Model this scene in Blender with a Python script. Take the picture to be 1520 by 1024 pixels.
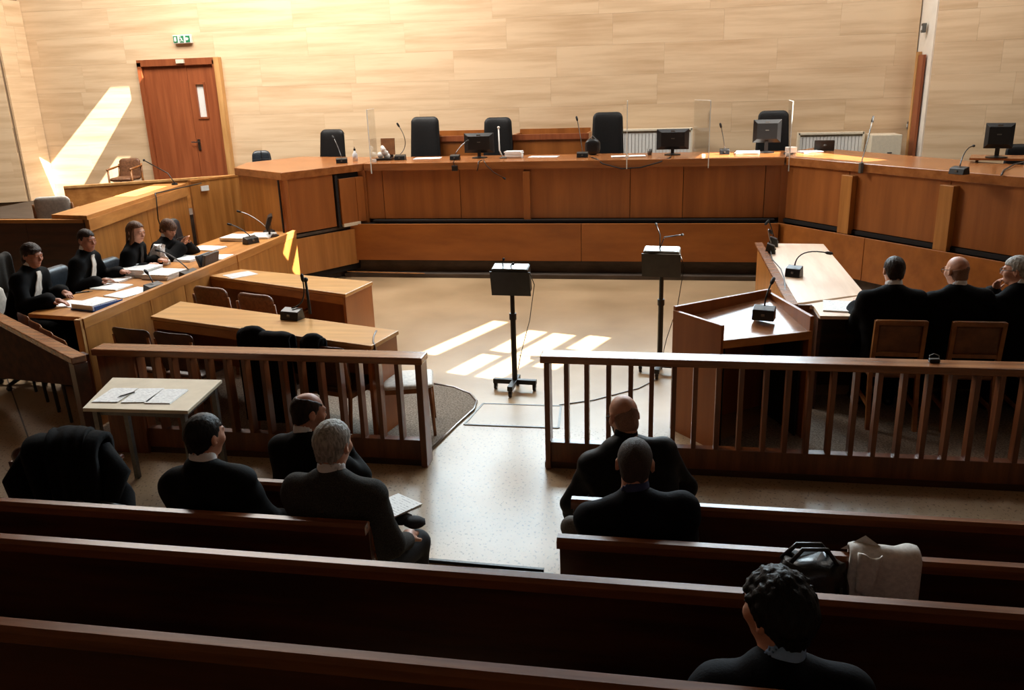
import bpy, bmesh, math, random
import numpy as np
from mathutils import Vector, Matrix
random.seed(4)
for o in list(bpy.data.objects): bpy.data.objects.remove(o)
S = bpy.context.scene
COL = S.collection
# ------------------------------------------------------------------ camera
R_ = math.radians
def cam_axes(pitch, yaw, roll):
    f = Vector((-math.sin(yaw)*math.cos(pitch), math.cos(yaw)*math.cos(pitch), -math.sin(pitch)))
    rt = Vector((math.cos(yaw), math.sin(yaw), 0)); up = rt.cross(f)
    c, s = math.cos(roll), math.sin(roll)
    return c*rt+s*up, -s*rt+c*up, f
rt, up, fw = cam_axes(R_(17.409), R_(10.658), R_(-1.8187))
cd = bpy.data.cameras.new('camera'); cam = bpy.data.objects.new('camera', cd); COL.objects.link(cam)
cam.matrix_world = Matrix(((rt.x, up.x, -fw.x, 0), (rt.y, up.y, -fw.y, 0), (rt.z, up.z, -fw.z, 2.8), (0, 0, 0, 1)))
cd.sensor_width = 36; cd.lens = 36*1233.3/1520; cd.clip_start = .05
S.camera = cam
# ------------------------------------------------------------------ light
W = bpy.data.worlds.new('sky'); S.world = W; W.use_nodes = True
bg = W.node_tree.nodes['Background']; bg.inputs[0].default_value = (.62, .80, 1, 1); bg.inputs[1].default_value = 1.2
sd = bpy.data.lights.new('sun', 'SUN'); sd.energy = 34; sd.angle = R_(.2); sd.color = (1, .93, .82)
sun = bpy.data.objects.new('sun', sd); COL.objects.link(sun)
sun.rotation_euler = Vector((-.674, .214, -.707)).to_track_quat('-Z', 'Y').to_euler()
def area(name, loc, direction, sx, sy, power, col):
    l = bpy.data.lights.new(name, 'AREA'); l.shape = 'RECTANGLE'; l.size = sx; l.size_y = sy; l.energy = power; l.color = col
    o = bpy.data.objects.new(name, l); COL.objects.link(o); o.location = loc
    o.rotation_euler = Vector(direction).to_track_quat('-Z', 'Y').to_euler(); return o
area('daylight_front_window', (-1.0, 15.56, 5.75), (0, -1, -.1), 7.4, 2.6, 1700, (.82, .92, 1))
area('overhead_fill', (-7.2, 12.2, 7.05), (0, .12, -1), 6.5, 3.0, 980, (1, .95, .88))  # added lamp below the closed ceiling, brightens back wall and desk tops
area('overhead_fill', (1.6, 12.4, 7.05), (0, 0, -1), 4.0, 2.4, 190, (.97, .96, .95))  # second added overhead lamp, brightens the right-hand bench tops
area('side_fill', (5.6, 10.0, 5.6), (-1, .35, -.35), 3.0, 1.6, 90, (1, .93, .83))  # added fill from the right, where the wall has no window
S.view_settings.view_transform = 'Standard'; S.view_settings.look = 'None'
S.view_settings.exposure = .15; S.view_settings.gamma = 1; S.view_settings.use_curve_mapping = False

# ------------------------------------------------------------------ materials
def lin(c): return tuple(((v/255)/12.92 if v/255 <= .04045 else ((v/255+.055)/1.055)**2.4) for v in c)
def base_mat(name, rough=.5, metal=0, spec=.5):
    m = bpy.data.materials.new(name); m.use_nodes = True
    nt = m.node_tree; b = nt.nodes['Principled BSDF']
    b.inputs['Roughness'].default_value = rough; b.inputs['Metallic'].default_value = metal
    b.inputs['Specular IOR Level'].default_value = spec
    return m, nt, b
def noise_mat(name, c1, c2, scale=(5, 5, 5), rough=.5, detail=4, bump=0, metal=0, spec=.5, world=False, vary=0, lo=.35, hi=.65, bdist=.01):
    m, nt, b = base_mat(name, rough, metal, spec); N = nt.nodes; L = nt.links
    if world:
        g = N.new('ShaderNodeNewGeometry'); src = g.outputs['Position']
    else:
        g = N.new('ShaderNodeTexCoord'); src = g.outputs['Object']
    mp = N.new('ShaderNodeMapping'); mp.inputs['Scale'].default_value = scale; L.new(src, mp.inputs[0])
    if vary:
        oi = N.new('ShaderNodeObjectInfo'); mu = N.new('ShaderNodeMath'); mu.operation = 'MULTIPLY'; mu.inputs[1].default_value = 37
        L.new(oi.outputs['Random'], mu.inputs[0]); cx = N.new('ShaderNodeCombineXYZ')
        for i in range(3): L.new(mu.outputs[0], cx.inputs[i])
        L.new(cx.outputs[0], mp.inputs['Location'])
    n = N.new('ShaderNodeTexNoise'); n.inputs['Scale'].default_value = 1; n.inputs['Detail'].default_value = detail; n.inputs['Roughness'].default_value = .6
    L.new(mp.outputs[0], n.inputs['Vector'])
    r = N.new('ShaderNodeValToRGB'); r.color_ramp.elements[0].position = lo; r.color_ramp.elements[1].position = hi
    r.color_ramp.elements[0].color = (*lin(c1), 1); r.color_ramp.elements[1].color = (*lin(c2), 1)
    L.new(n.outputs['Fac'], r.inputs[0]); out = r.outputs[0]
    if vary:
        hs = N.new('ShaderNodeHueSaturation'); mr = N.new('ShaderNodeMapRange')
        mr.inputs['To Min'].default_value = 1-vary; mr.inputs['To Max'].default_value = 1+vary
        L.new(oi.outputs['Random'], mr.inputs[0]); L.new(mr.outputs[0], hs.inputs['Value']); L.new(out, hs.inputs['Color']); out = hs.outputs[0]
    L.new(out, b.inputs['Base Color'])
    if bump:
        bp = N.new('ShaderNodeBump'); bp.inputs['Strength'].default_value = bump; bp.inputs['Distance'].default_value = bdist
        L.new(n.outputs['Fac'], bp.inputs['Height']); L.new(bp.outputs[0], b.inputs['Normal'])
    return m
def plain(name, c, rough=.5, metal=0, spec=.5, k=.12, sc=30):
    d = tuple(max(0, v*(1-k)) for v in c); return noise_mat(name, d, c, (sc, sc, sc), rough, 3, 0, metal, spec)
M = {}
M['oak_v'] = noise_mat('honey_veneer_upright_grain', (156, 100, 46), (186, 126, 64), (11, 11, .7), .34, 5, .05, vary=.07)
M['oak_h'] = noise_mat('honey_veneer_level_grain', (156, 98, 44), (188, 128, 66), (1.0, 9, 9), .34, 5, .05, vary=.05)
M['oak_y'] = noise_mat('honey_veneer_lengthwise', (168, 110, 54), (200, 140, 76), (9, 1.0, 9), .36, 5, .05, vary=.05)
M['panel'] = noise_mat('red_brown_veneer_panel', (138, 79, 34), (162, 96, 44), (6, 6, .5), .36, 5, .05, vary=.09)
M['panel_low'] = noise_mat('amber_veneer_panel', (146, 84, 30), (168, 100, 40), (1.2, 8, 5), .38, 5, .05, vary=.05)
M['top'] = noise_mat('polished_brown_worktop', (138, 82, 42), (168, 106, 58), (1.2, 10, 10), .24, 5, .04, vary=.04)
M['wtop'] = noise_mat('lacquered_desktop', (150, 94, 54), (174, 116, 70), (8, 8, 1), .26, 4, .02, spec=1.0)
M['rtop'] = noise_mat('sheen_paled_veneer', (222, 190, 160), (238, 210, 182), (10, 1.1, 10), .36, 4, .03, spec=.9)  # wood coloured paler than it is, so the white sheen is painted in
M['table'] = noise_mat('tan_table_veneer', (186, 136, 80), (210, 160, 98), (1.1, 12, 12), .28, 5, .04)
M['dark'] = noise_mat('dark_stained_wood', (44, 20, 10), (72, 36, 18), (2, 14, 14), .33, 5, .08, vary=.08)
M['bench'] = noise_mat('dark_polished_pew_wood', (52, 25, 13), (84, 42, 22), (1.3, 14, 10), .32, 5, .06, vary=.06)
M['dullwood'] = noise_mat('dull_dark_wood', (50, 24, 13), (78, 40, 21), (3, 12, 12), .75, 5, .06, spec=.15)
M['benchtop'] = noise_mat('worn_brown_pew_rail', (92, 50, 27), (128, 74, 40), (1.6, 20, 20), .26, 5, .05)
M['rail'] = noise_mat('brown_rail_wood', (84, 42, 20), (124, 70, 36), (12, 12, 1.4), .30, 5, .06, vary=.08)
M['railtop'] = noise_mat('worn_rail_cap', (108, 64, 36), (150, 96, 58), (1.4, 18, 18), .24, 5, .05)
M['door'] = noise_mat('red_brown_door_veneer', (128, 66, 36), (152, 84, 48), (10, 10, .7), .4, 5, .03, vary=.05)
M['doorframe'] = noise_mat('pale_frame_wood', (178, 128, 72), (206, 158, 100), (10, 10, 1), .45)
M['stone'] = noise_mat('travertine_slab', (192, 159, 121), (220, 192, 156), (.5, .5, 7), .55, 6, .02, world=False, vary=.012, lo=.25, hi=.6)
M['plaster'] = plain('white_plaster', (232, 224, 210), .7, k=.03, sc=4)
M['render'] = plain('dim_plaster', (150, 124, 96), .85, k=.1, sc=3)
M['rear'] = plain('dark_rear_wall', (122, 98, 74), .9, k=.2, sc=3)
M['black'] = plain('black_plastic', (20, 20, 21), .38)
M['blackmat'] = plain('matt_black', (17, 17, 18), .7)
M['stand'] = plain('black_painted_steel', (24, 25, 25), .42, .2)
M['standbox'] = noise_mat('grey_black_lectern_steel', (40, 38, 34), (54, 51, 46), (6, 6, 6), .38, 3)
M['chrome'] = plain('brushed_steel', (150, 150, 150), .28, 1, k=.05)
M['leather'] = noise_mat('black_leather', (7, 7, 8), (15, 15, 16), (40, 40, 40), .5, 3, .1, spec=.3)
M['blueleather'] = noise_mat('blue_black_leather', (24, 30, 36), (40, 48, 56), (40, 40, 40), .36, 3, .1)
M['brownleather'] = noise_mat('brown_leather', (96, 62, 40), (128, 86, 58), (30, 30, 30), .45, 3, .1)
M['greyleather'] = noise_mat('pale_grey_leather', (196, 192, 184), (220, 214, 204), (30, 30, 30), .5, 3, .1)
M['chairwood'] = noise_mat('chair_wood', (122, 74, 34), (162, 106, 56), (8, 8, 8), .34, 4, .05)
M['chairpad'] = noise_mat('chair_pad', (98, 60, 30), (128, 82, 44), (10, 10, 10), .5, 4, .05)
M['darkchair'] = noise_mat('dark_chair_shell', (54, 31, 18), (84, 52, 31), (8, 8, 8), .4, 4, .05)
M['paper'] = noise_mat('white_paper', (222, 222, 220), (240, 240, 238), (4, 4, 4), .7, 2)
def printed_mat():
    m, nt, b = base_mat('printed_page', .7); N = nt.nodes; L = nt.links
    tc = N.new('ShaderNodeTexCoord'); w = N.new('ShaderNodeTexWave'); w.wave_type = 'BANDS'; w.bands_direction = 'Y'
    w.inputs['Scale'].default_value = 14; w.inputs['Distortion'].default_value = 0; L.new(tc.outputs['Object'], w.inputs[0])
    n = N.new('ShaderNodeTexNoise'); n.inputs['Scale'].default_value = 60; L.new(tc.outputs['Object'], n.inputs[0])
    mx = N.new('ShaderNodeMath'); mx.operation = 'MULTIPLY'; L.new(w.outputs['Fac'], mx.inputs[0]); L.new(n.outputs['Fac'], mx.inputs[1])
    r = N.new('ShaderNodeValToRGB'); r.color_ramp.elements[0].position = .42; r.color_ramp.elements[0].color = (*lin((236, 236, 234)), 1)
    r.color_ramp.elements[1].position = .56; r.color_ramp.elements[1].color = (*lin((176, 176, 178)), 1)
    L.new(mx.outputs[0], r.inputs[0]); L.new(r.outputs[0], b.inputs['Base Color']); return m
M['page'] = printed_mat()
M['blue'] = plain('blue_card', (40, 92, 170), .45)
M['laminate'] = noise_mat('cream_laminate', (188, 176, 152), (204, 192, 168), (5, 5, 5), .35, 3)
M['green'] = plain('sign_green', (40, 130, 84), .4)
M['white'] = plain('white_plastic', (226, 224, 218), .4, k=.03)
M['cream'] = plain('cream_enamel', (226, 214, 190), .4, k=.04)
M['greymetal'] = plain('grey_metal', (110, 108, 104), .45, .6)
M['kick'] = noise_mat('grey_brown_kick_board', (62, 52, 44), (86, 74, 64), (3, 10, 10), .6, 4)
M['gap'] = plain('recess_shade', (22, 13, 9), .8)  # near-black colour painted in for the shade of gaps and recesses
M['suit'] = noise_mat('black_suit_cloth', (6, 6, 7), (13, 13, 14), (160, 160, 160), .8, 2, .12, spec=.12)
M['robe'] = noise_mat('black_robe_cloth', (5, 5, 5), (11, 10, 11), (120, 120, 120), .82, 2, .12, spec=.1)
M['navy'] = noise_mat('navy_cloth', (6, 8, 13), (13, 15, 22), (140, 140, 140), .8, 2, .12, spec=.12)
M['tweed'] = noise_mat('charcoal_grey_tweed', (38, 37, 36), (70, 68, 65), (240, 240, 240), .85, 3, .2, spec=.1)
M['blackjkt'] = noise_mat('black_nylon', (8, 8, 8), (18, 18, 19), (60, 60, 60), .55, 3, .1, spec=.12)
M['greytrs'] = noise_mat('grey_trouser_cloth', (88, 85, 80), (112, 108, 102), (160, 160, 160), .85, 2, .1)
M['darktrs'] = noise_mat('dark_trouser_cloth', (20, 20, 24), (32, 32, 36), (160, 160, 160), .85, 2, .1)
M['shoe'] = plain('black_shoe', (16, 15, 15), .35)
M['shirt'] = plain('white_shirt', (226, 226, 228), .7, k=.04)
M['blueshirt'] = plain('blue_shirt', (140, 178, 226), .7, k=.08)
M['navyshirt'] = plain('dark_blue_shirt', (34, 48, 92), .7, k=.08)
M['bands'] = noise_mat('pleated_white_bands', (196, 192, 184), (232, 228, 220), (60, 60, 4), .75, 2, .2)
M['greycoat'] = noise_mat('warm_grey_coat', (206, 200, 193), (228, 222, 214), (60, 60, 60), .85, 3, .1)
M['coat'] = noise_mat('black_wool', (6, 6, 7), (16, 16, 17), (50, 50, 50), .9, 3, .2, spec=.1)
M['bag'] = noise_mat('black_glossy_bag', (14, 14, 15), (28, 28, 30), (30, 30, 30), .34, 3, .3)
def skin_mat(name, c1, c2):
    m = noise_mat(name, c1, c2, (9, 9, 9), .5, 4, .03); b = m.node_tree.nodes['Principled BSDF']
    b.inputs['Subsurface Weight'].default_value = .06; b.inputs['Subsurface Radius'].default_value = (.01, .004, .002); return m
M['skin'] = skin_mat('fair_skin', (176, 122, 96), (206, 152, 124))
M['skin2'] = skin_mat('tanned_skin', (150, 98, 74), (182, 124, 96))
M['skinpale'] = skin_mat('pale_skin', (196, 146, 122), (220, 172, 148))
M['hairblack'] = noise_mat('black_hair', (10, 9, 9), (22, 19, 18), (70, 70, 16), .5, 5, .5, spec=.2)
M['hairdark'] = noise_mat('dark_brown_hair', (26, 18, 14), (48, 34, 26), (70, 70, 16), .5, 5, .5, spec=.2)
M['hairbrown'] = noise_mat('brown_hair', (62, 38, 24), (100, 66, 42), (80, 80, 12), .5, 5, .5, spec=.25)
M['hairgrey'] = noise_mat('grey_hair', (112, 110, 104), (176, 172, 164), (90, 90, 26), .6, 5, .6, spec=.3)
M['hairshort'] = noise_mat('cropped_dark_hair', (40, 31, 26), (64, 50, 42), (220, 220, 220), .7, 3, .4)
M['stubble'] = noise_mat('cropped_grey_brown_hair', (122, 92, 75), (150, 114, 94), (220, 220, 220), .7, 3, .3)
M['eye'] = plain('dark_eye', (24, 18, 14), .2)
M['lip'] = plain('lip', (150, 84, 74), .5)
M['carpet'] = noise_mat('speckled_grey_carpet', (96, 86, 76), (150, 138, 124), (70, 70, 70), .95, 4, .5, world=True, spec=.1)
def floor_mat():
    m, nt, b = base_mat('terrazzo_floor', .2); N = nt.nodes; L = nt.links
    g = N.new('ShaderNodeNewGeometry'); P = g.outputs['Position']
    n1 = N.new('ShaderNodeTexNoise'); n1.inputs['Scale'].default_value = 1.1; n1.inputs['Detail'].default_value = 6; L.new(P, n1.inputs[0])
    r1 = N.new('ShaderNodeValToRGB'); r1.color_ramp.elements[0].position = .3; r1.color_ramp.elements[1].position = .7
    r1.color_ramp.elements[0].color = (*lin((152, 128, 98)), 1); r1.color_ramp.elements[1].color = (*lin((182, 156, 124)), 1); L.new(n1.outputs[0], r1.inputs[0])
    mp = N.new('ShaderNodeMapping'); mp.inputs['Scale'].default_value = (1, .75, 1); mp.inputs['Rotation'].default_value = (0, 0, .5); L.new(P, mp.inputs[0])
    nw = N.new('ShaderNodeTexNoise'); nw.inputs['Scale'].default_value = 52; nw.inputs['Detail'].default_value = 2; L.new(mp.outputs[0], nw.inputs[0])
    r2 = N.new('ShaderNodeValToRGB'); r2.color_ramp.elements[0].position = .34; r2.color_ramp.elements[1].position = .40
    r2.color_ramp.elements[0].color = (.36, .31, .26, 1); r2.color_ramp.elements[1].color = (1, 1, 1, 1); L.new(nw.outputs[0], r2.inputs[0])
    # the specks belong to the terrazzo of the public end; the well of the court is plain stone
    sp = N.new('ShaderNodeSeparateXYZ'); L.new(P, sp.inputs[0])
    mr = N.new('ShaderNodeMapRange'); mr.inputs['From Min'].default_value = 6.4; mr.inputs['From Max'].default_value = 6.6; L.new(sp.outputs['Y'], mr.inputs[0])
    wh = N.new('ShaderNodeMix'); wh.data_type = 'RGBA'; L.new(mr.outputs[0], wh.inputs[0]); L.new(r2.outputs[0], wh.inputs[6]); wh.inputs[7].default_value = (1, .98, .94, 1)
    mx = N.new('ShaderNodeMix'); mx.data_type = 'RGBA'; mx.blend_type = 'MULTIPLY'; mx.inputs[0].default_value = 1
    L.new(r1.outputs[0], mx.inputs[6]); L.new(wh.outputs[2], mx.inputs[7]); L.new(mx.outputs[2], b.inputs['Base Color'])
    rr = N.new('ShaderNodeMapRange'); rr.inputs['To Min'].default_value = .28; rr.inputs['To Max'].default_value = .40; L.new(n1.outputs[0], rr.inputs[0]); L.new(rr.outputs[0], b.inputs['Roughness'])
    bp = N.new('ShaderNodeBump'); bp.inputs['Strength'].default_value = .12; bp.inputs['Distance'].default_value = .004; L.new(nw.outputs[0], bp.inputs['Height']); L.new(bp.outputs[0], b.inputs['Normal'])
    return m
M['floor'] = floor_mat()
def glass_mat(name, tint, refl):
    m = bpy.data.materials.new(name); m.use_nodes = True; nt = m.node_tree; N = nt.nodes; L = nt.links
    N.remove(N['Principled BSDF']); o = N['Material Output']
    t = N.new('ShaderNodeBsdfTransparent'); t.inputs[0].default_value = (*tint, 1)
    g = N.new('ShaderNodeBsdfGlossy'); g.inputs['Roughness'].default_value = .03
    f = N.new('ShaderNodeFresnel'); f.inputs[0].default_value = 1.45; mul = N.new('ShaderNodeMath'); mul.operation = 'MULTIPLY'; mul.inputs[1].default_value = refl; L.new(f.outputs[0], mul.inputs[0])
    x = N.new('ShaderNodeMixShader'); L.new(mul.outputs[0], x.inputs[0]); L.new(t.outputs[0], x.inputs[1]); L.new(g.outputs[0], x.inputs[2]); L.new(x.outputs[0], o.inputs[0]); return m
M['acrylic'] = glass_mat('clear_acrylic', (.97, .975, .975), .35)
M['acryledge'] = plain('acrylic_edge_glow', (236, 236, 230), .25, k=.02)  # near-white colour stands in for light caught in the sheet edges
M['glass'] = glass_mat('window_glass', (.9, .95, .96), 1)
M['bagfilm'] = noise_mat('white_plastic_film', (188, 192, 196), (226, 228, 230), (14, 14, 14), .35, 4, .3)

# ------------------------------------------------------------------ mesh builder
class MB:
    def __init__(s): s.v = []; s.f = []; s.mi = []
    def add(s, vs, fs, mi=0):
        k = len(s.v); s.v += [tuple(v) for v in vs]; s.f += [tuple(i+k for i in f) for f in fs]; s.mi += [mi]*len(fs); return s
    def box(s, c, d, rz=0, mi=0, rx=0, ry=0):
        m = Matrix.Rotation(rz, 3, 'Z') @ Matrix.Rotation(ry, 3, 'Y') @ Matrix.Rotation(rx, 3, 'X'); c = Vector(c)
        vs = [c + m @ Vector((x*d[0]/2, y*d[1]/2, z*d[2]/2)) for z in (-1, 1) for y in (-1, 1) for x in (-1, 1)]
        return s.add(vs, [(0, 2, 3, 1), (4, 5, 7, 6), (0, 1, 5, 4), (2, 6, 7, 3), (0, 4, 6, 2), (1, 3, 7, 5)], mi)
    def prism(s, poly, z0, z1, mi=0):
        n = len(poly); a = sum(poly[i][0]*poly[(i+1) % n][1]-poly[(i+1) % n][0]*poly[i][1] for i in range(n))
        if a < 0: poly = poly[::-1]
        vs = [(x, y, z0) for x, y in poly]+[(x, y, z1) for x, y in poly]
        return s.add(vs, [tuple(range(n))[::-1], tuple(range(n, 2*n))]+[(i, (i+1) % n, n+(i+1) % n, n+i) for i in range(n)], mi)
    def slab(s, p, q, z0, z1, t, mi=0, off=0):
        """upright board from p to q in plan, thickness t centred, pushed sideways by off (to the right of p->q)"""
        p = Vector(p); q = Vector(q); d = (q-p).normalized(); n = Vector((d.y, -d.x))
        a = [p+n*(off+t/2), q+n*(off+t/2), q+n*(off-t/2), p+n*(off-t/2)]
        return s.prism([tuple(v) for v in a], z0, z1, mi)
    def tube(s, pts, r, n=8, mi=0):
        pts = [Vector(p) for p in pts]; rs = r if isinstance(r, (list, tuple)) else [r]*len(pts); vs = []; fs = []
        pu = None
        for i, p in enumerate(pts):
            t = (pts[min(i+1, len(pts)-1)]-pts[max(i-1, 0)]).normalized()
            u = pu - t*pu.dot(t) if pu is not None else (Vector((0, 0, 1)).cross(t) if abs(t.z) < .9 else Vector((1, 0, 0)).cross(t))
            u.normalize(); pu = u; w = t.cross(u)
            vs += [p+(u*math.cos(6.28318*k/n)+w*math.sin(6.28318*k/n))*rs[i] for k in range(n)]
        for i in range(len(pts)-1):
            for k in range(n): fs.append((i*n+k, i*n+(k+1) % n, (i+1)*n+(k+1) % n, (i+1)*n+k))
        fs += [tuple(range(n))[::-1], tuple(range((len(pts)-1)*n, len(pts)*n))]
        return s.add(vs, fs, mi)
    def lathe(s, c, prof, n=16, mi=0):
        vs = [(c[0]+r*math.cos(6.28318*k/n), c[1]+r*math.sin(6.28318*k/n), c[2]+z) for r, z in prof for k in range(n)]
        fs = [(i*n+k, i*n+(k+1) % n, (i+1)*n+(k+1) % n, (i+1)*n+k) for i in range(len(prof)-1) for k in range(n)]
        fs += [tuple(range(n))[::-1], tuple(range((len(prof)-1)*n, len(prof)*n))]
        return s.add(vs, fs, mi)
    def ball(s, c, r, n=12, mi=0):
        r = r if isinstance(r, (tuple, list)) else (r, r, r); m = n//2; vs = [(c[0], c[1], c[2]-r[2])]; fs = []
        for i in range(1, m):
            a = -math.pi/2+math.pi*i/m
            for k in range(n): vs.append((c[0]+r[0]*math.cos(a)*math.cos(6.28318*k/n), c[1]+r[1]*math.cos(a)*math.sin(6.28318*k/n), c[2]+r[2]*math.sin(a)))
        vs.append((c[0], c[1], c[2]+r[2])); T = len(vs)-1
        for k in range(n):
            fs.append((0, 1+(k+1) % n, 1+k)); fs.append((T, T-n+k, T-n+(k+1) % n))
        for i in range(m-2):
            for k in range(n): fs.append((1+i*n+k, 1+i*n+(k+1) % n, 1+(i+1)*n+(k+1) % n, 1+(i+1)*n+k))
        return s.add(vs, fs, mi)
    def pad(s, mat, w, h, t, r, curve=0, nx=14, ny=14, mi=0, taper=0):
        """rounded cushion slab in its local xz plane, thickness along y, moved by matrix mat"""
        vs = []; fs = []
        for side in (-1, 1):
            for j in range(ny+1):
                v = -1+2*j/ny
                for i in range(nx+1):
                    u = -1+2*i/nx; uu = math.sin(u*math.pi/2); vv = math.sin(v*math.pi/2); x = uu*w/2
                    e = max(0, abs(x)-(w/2-r)); hh = h/2-(r-math.sqrt(max(0, r*r-e*e)))
                    x *= 1+taper*vv
                    th = t/2*max(0, 1-max(abs(uu), abs(vv))**6)**.5
                    vs.append(mat @ Vector((x, side*th+curve*x*x, vv*hh)))
        K = (nx+1)*(ny+1)
        for sd_ in (0, 1):
            for j in range(ny):
                for i in range(nx):
                    a = sd_*K+j*(nx+1)+i; q = (a, a+1, a+nx+2, a+nx+1); fs.append(q if sd_ == 0 else q[::-1])
        return s.add(vs, fs, mi)
    def build(s, name, mats, parent=None, bevel=0, smooth=False, local=True, kind=None, weld=False):
        me = bpy.data.meshes.new(name); vs = s.v
        if parent is not None and local:
            inv = parent.matrix_basis.inverted()
            p = parent.parent
            while p is not None: inv = inv @ p.matrix_basis.inverted(); p = p.parent
            vs = [tuple(inv @ Vector(v)) for v in vs]
        org = Vector((0, 0, 0))
        if parent is None:
            a = np.array(vs); org = Vector(((a[:, 0].min()+a[:, 0].max())/2, (a[:, 1].min()+a[:, 1].max())/2, a[:, 2].min()))
            vs = [tuple(Vector(v)-org) for v in vs]
        me.from_pydata(vs, [], s.f)
        for m in (mats if isinstance(mats, (list, tuple)) else [mats]): me.materials.append(m if not isinstance(m, str) else M[m])
        me.polygons.foreach_set('material_index', s.mi)
        if weld or smooth:
            bm = bmesh.new(); bm.from_mesh(me)
            if weld: bmesh.ops.remove_doubles(bm, verts=bm.verts, dist=1e-5)
            bmesh.ops.recalc_face_normals(bm, faces=bm.faces); bm.to_mesh(me); bm.free()
        if smooth: me.polygons.foreach_set('use_smooth', [True]*len(me.polygons))
        o = bpy.data.objects.new(name, me); COL.objects.link(o)
        if parent is not None: o.parent = parent
        else: o.location = org
        if bevel:
            b = o.modifiers.new('soft_edges', 'BEVEL'); b.width = bevel; b.segments = 2; b.limit_method = 'ANGLE'; b.angle_limit = .7
        if kind: o['kind'] = kind
        return o
def T(x, y, z, rz=0, rx=0, ry=0): return Matrix.Translation((x, y, z)) @ Matrix.Rotation(rz, 4, 'Z') @ Matrix.Rotation(ry, 4, 'Y') @ Matrix.Rotation(rx, 4, 'X')
def tag(o, label, cat, group=None):
    o['label'] = label; o['category'] = cat
    if group: o['group'] = group
    return o
def thing(name, label, cat, loc, rz=0, group=None):
    o = bpy.data.objects.new(name, None); COL.objects.link(o); o.location = loc; o.rotation_euler = (0, 0, rz); o.empty_display_size = .1
    return tag(o, label, cat, group)
def copy_tree(o, loc, rz, label, group=None, parent=None):
    c = o.copy(); COL.objects.link(c)
    if parent is None:
        c.location = loc; c.rotation_euler = (0, 0, rz); c['label'] = label
        if group: c['group'] = group
    else: c.parent = parent
    for ch in o.children: copy_tree(ch, None, 0, None, None, c)
    return c
def struct(name, mb, mat, **k): return mb.build(name, mat, kind='structure', **k)

# ================================================================== STRUCTURE
RX0, RX1, RY0, RY1, CZ = -15.5, 9.0, -3.0, 15.6, 7.2
struct('floor', MB().box((-3.2, 6.3, -.1), (24.6, 18.8, .2)), 'floor')
# unseen ceiling; its openings are made up, shaped to throw the sun patches
def slot(c, d, hl, hw):
    c = Vector(c); d = Vector(d).normalized(); n = Vector((-d.y, d.x)); return [c-d*hl-n*hw, c+d*hl-n*hw, c+d*hl+n*hw, c-d*hl+n*hw]
SH = Vector((6.864, -2.180))
holes = [[Vector(p)+SH for p in q] for q in (
    [(-2.62, 8.40), (-2.06, 9.76), (-1.86, 9.70), (-2.42, 8.34)],
    [(-2.16, 7.80), (-1.92, 8.44), (-1.70, 8.37), (-1.95, 7.73)],
    [(-1.86, 8.56), (-1.55, 9.38), (-1.33, 9.31), (-1.64, 8.49)],
    [(-1.84, 7.70), (-1.24, 9.28), (-.98, 9.20), (-1.58, 7.62)],
    [(-1.02, 8.70), (-.82, 9.22), (-.57, 9.14), (-.77, 8.62)],
    [(-1.30, 8.06), (-1.10, 8.58), (-.86, 8.50), (-1.06, 7.98)])]
holes += [slot((1.02, 8.50), (1, -1.2), .36, .07), slot((1.30, 8.66), (1, -1.2), .36, .10)]
holes += [[Vector(p) for p in q] for q in (
    [(-7.0, 13.28), (-5.75, 13.28), (-5.98, 13.95), (-6.6, 13.95)], [(-5.45, 13.36), (-5.15, 13.36), (-5.15, 13.55), (-5.45, 13.55)],
    [(-2.5, 9.0), (-1.9, 9.0), (-2.15, 10.2), (-2.75, 10.2)])]
SB = Vector((5.233, -1.662))        # same shift for the bench tops, which stand 1.71 m high
holes += [[Vector(p)+SB for p in q] for q in ([(.42, 12.47), (1.58, 12.47), (1.70, 13.3), (.55, 13.3)], [(1.82, 12.50), (2.55, 11.55), (2.85, 11.75), (2.2, 13.1), (1.9, 13.1)])]
bm = bmesh.new()
def loop(pts):
    vs = [bm.verts.new((p[0], p[1], CZ)) for p in pts]; return [bm.edges.new((vs[i], vs[(i+1) % len(vs)])) for i in range(len(vs))]
ed = loop([(RX0, RY0), (RX1, RY0), (RX1, RY1+.3), (RX0, RY1+.3)])
for h_ in holes: ed += loop(h_)
bmesh.ops.triangle_fill(bm, use_beauty=True, use_dissolve=False, edges=ed)
me = bpy.data.meshes.new('ceiling'); bm.to_mesh(me); bm.free(); me.materials.append(M['render'])
o = bpy.data.objects.new('ceiling', me); COL.objects.link(o); o['kind'] = 'structure'
struct('wall_left', MB().box((RX0-.1, 6.3, 3.6), (.2, 18.8, 7.2)), 'rear')
struct('wall_right', MB().box((RX1+.1, 6.3, 3.6), (.2, 18.8, 7.2)), 'rear')
struct('wall_rear', MB().box((-3.2, RY0-.1, 3.6), (24.8, .2, 7.2)), 'rear')
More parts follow.
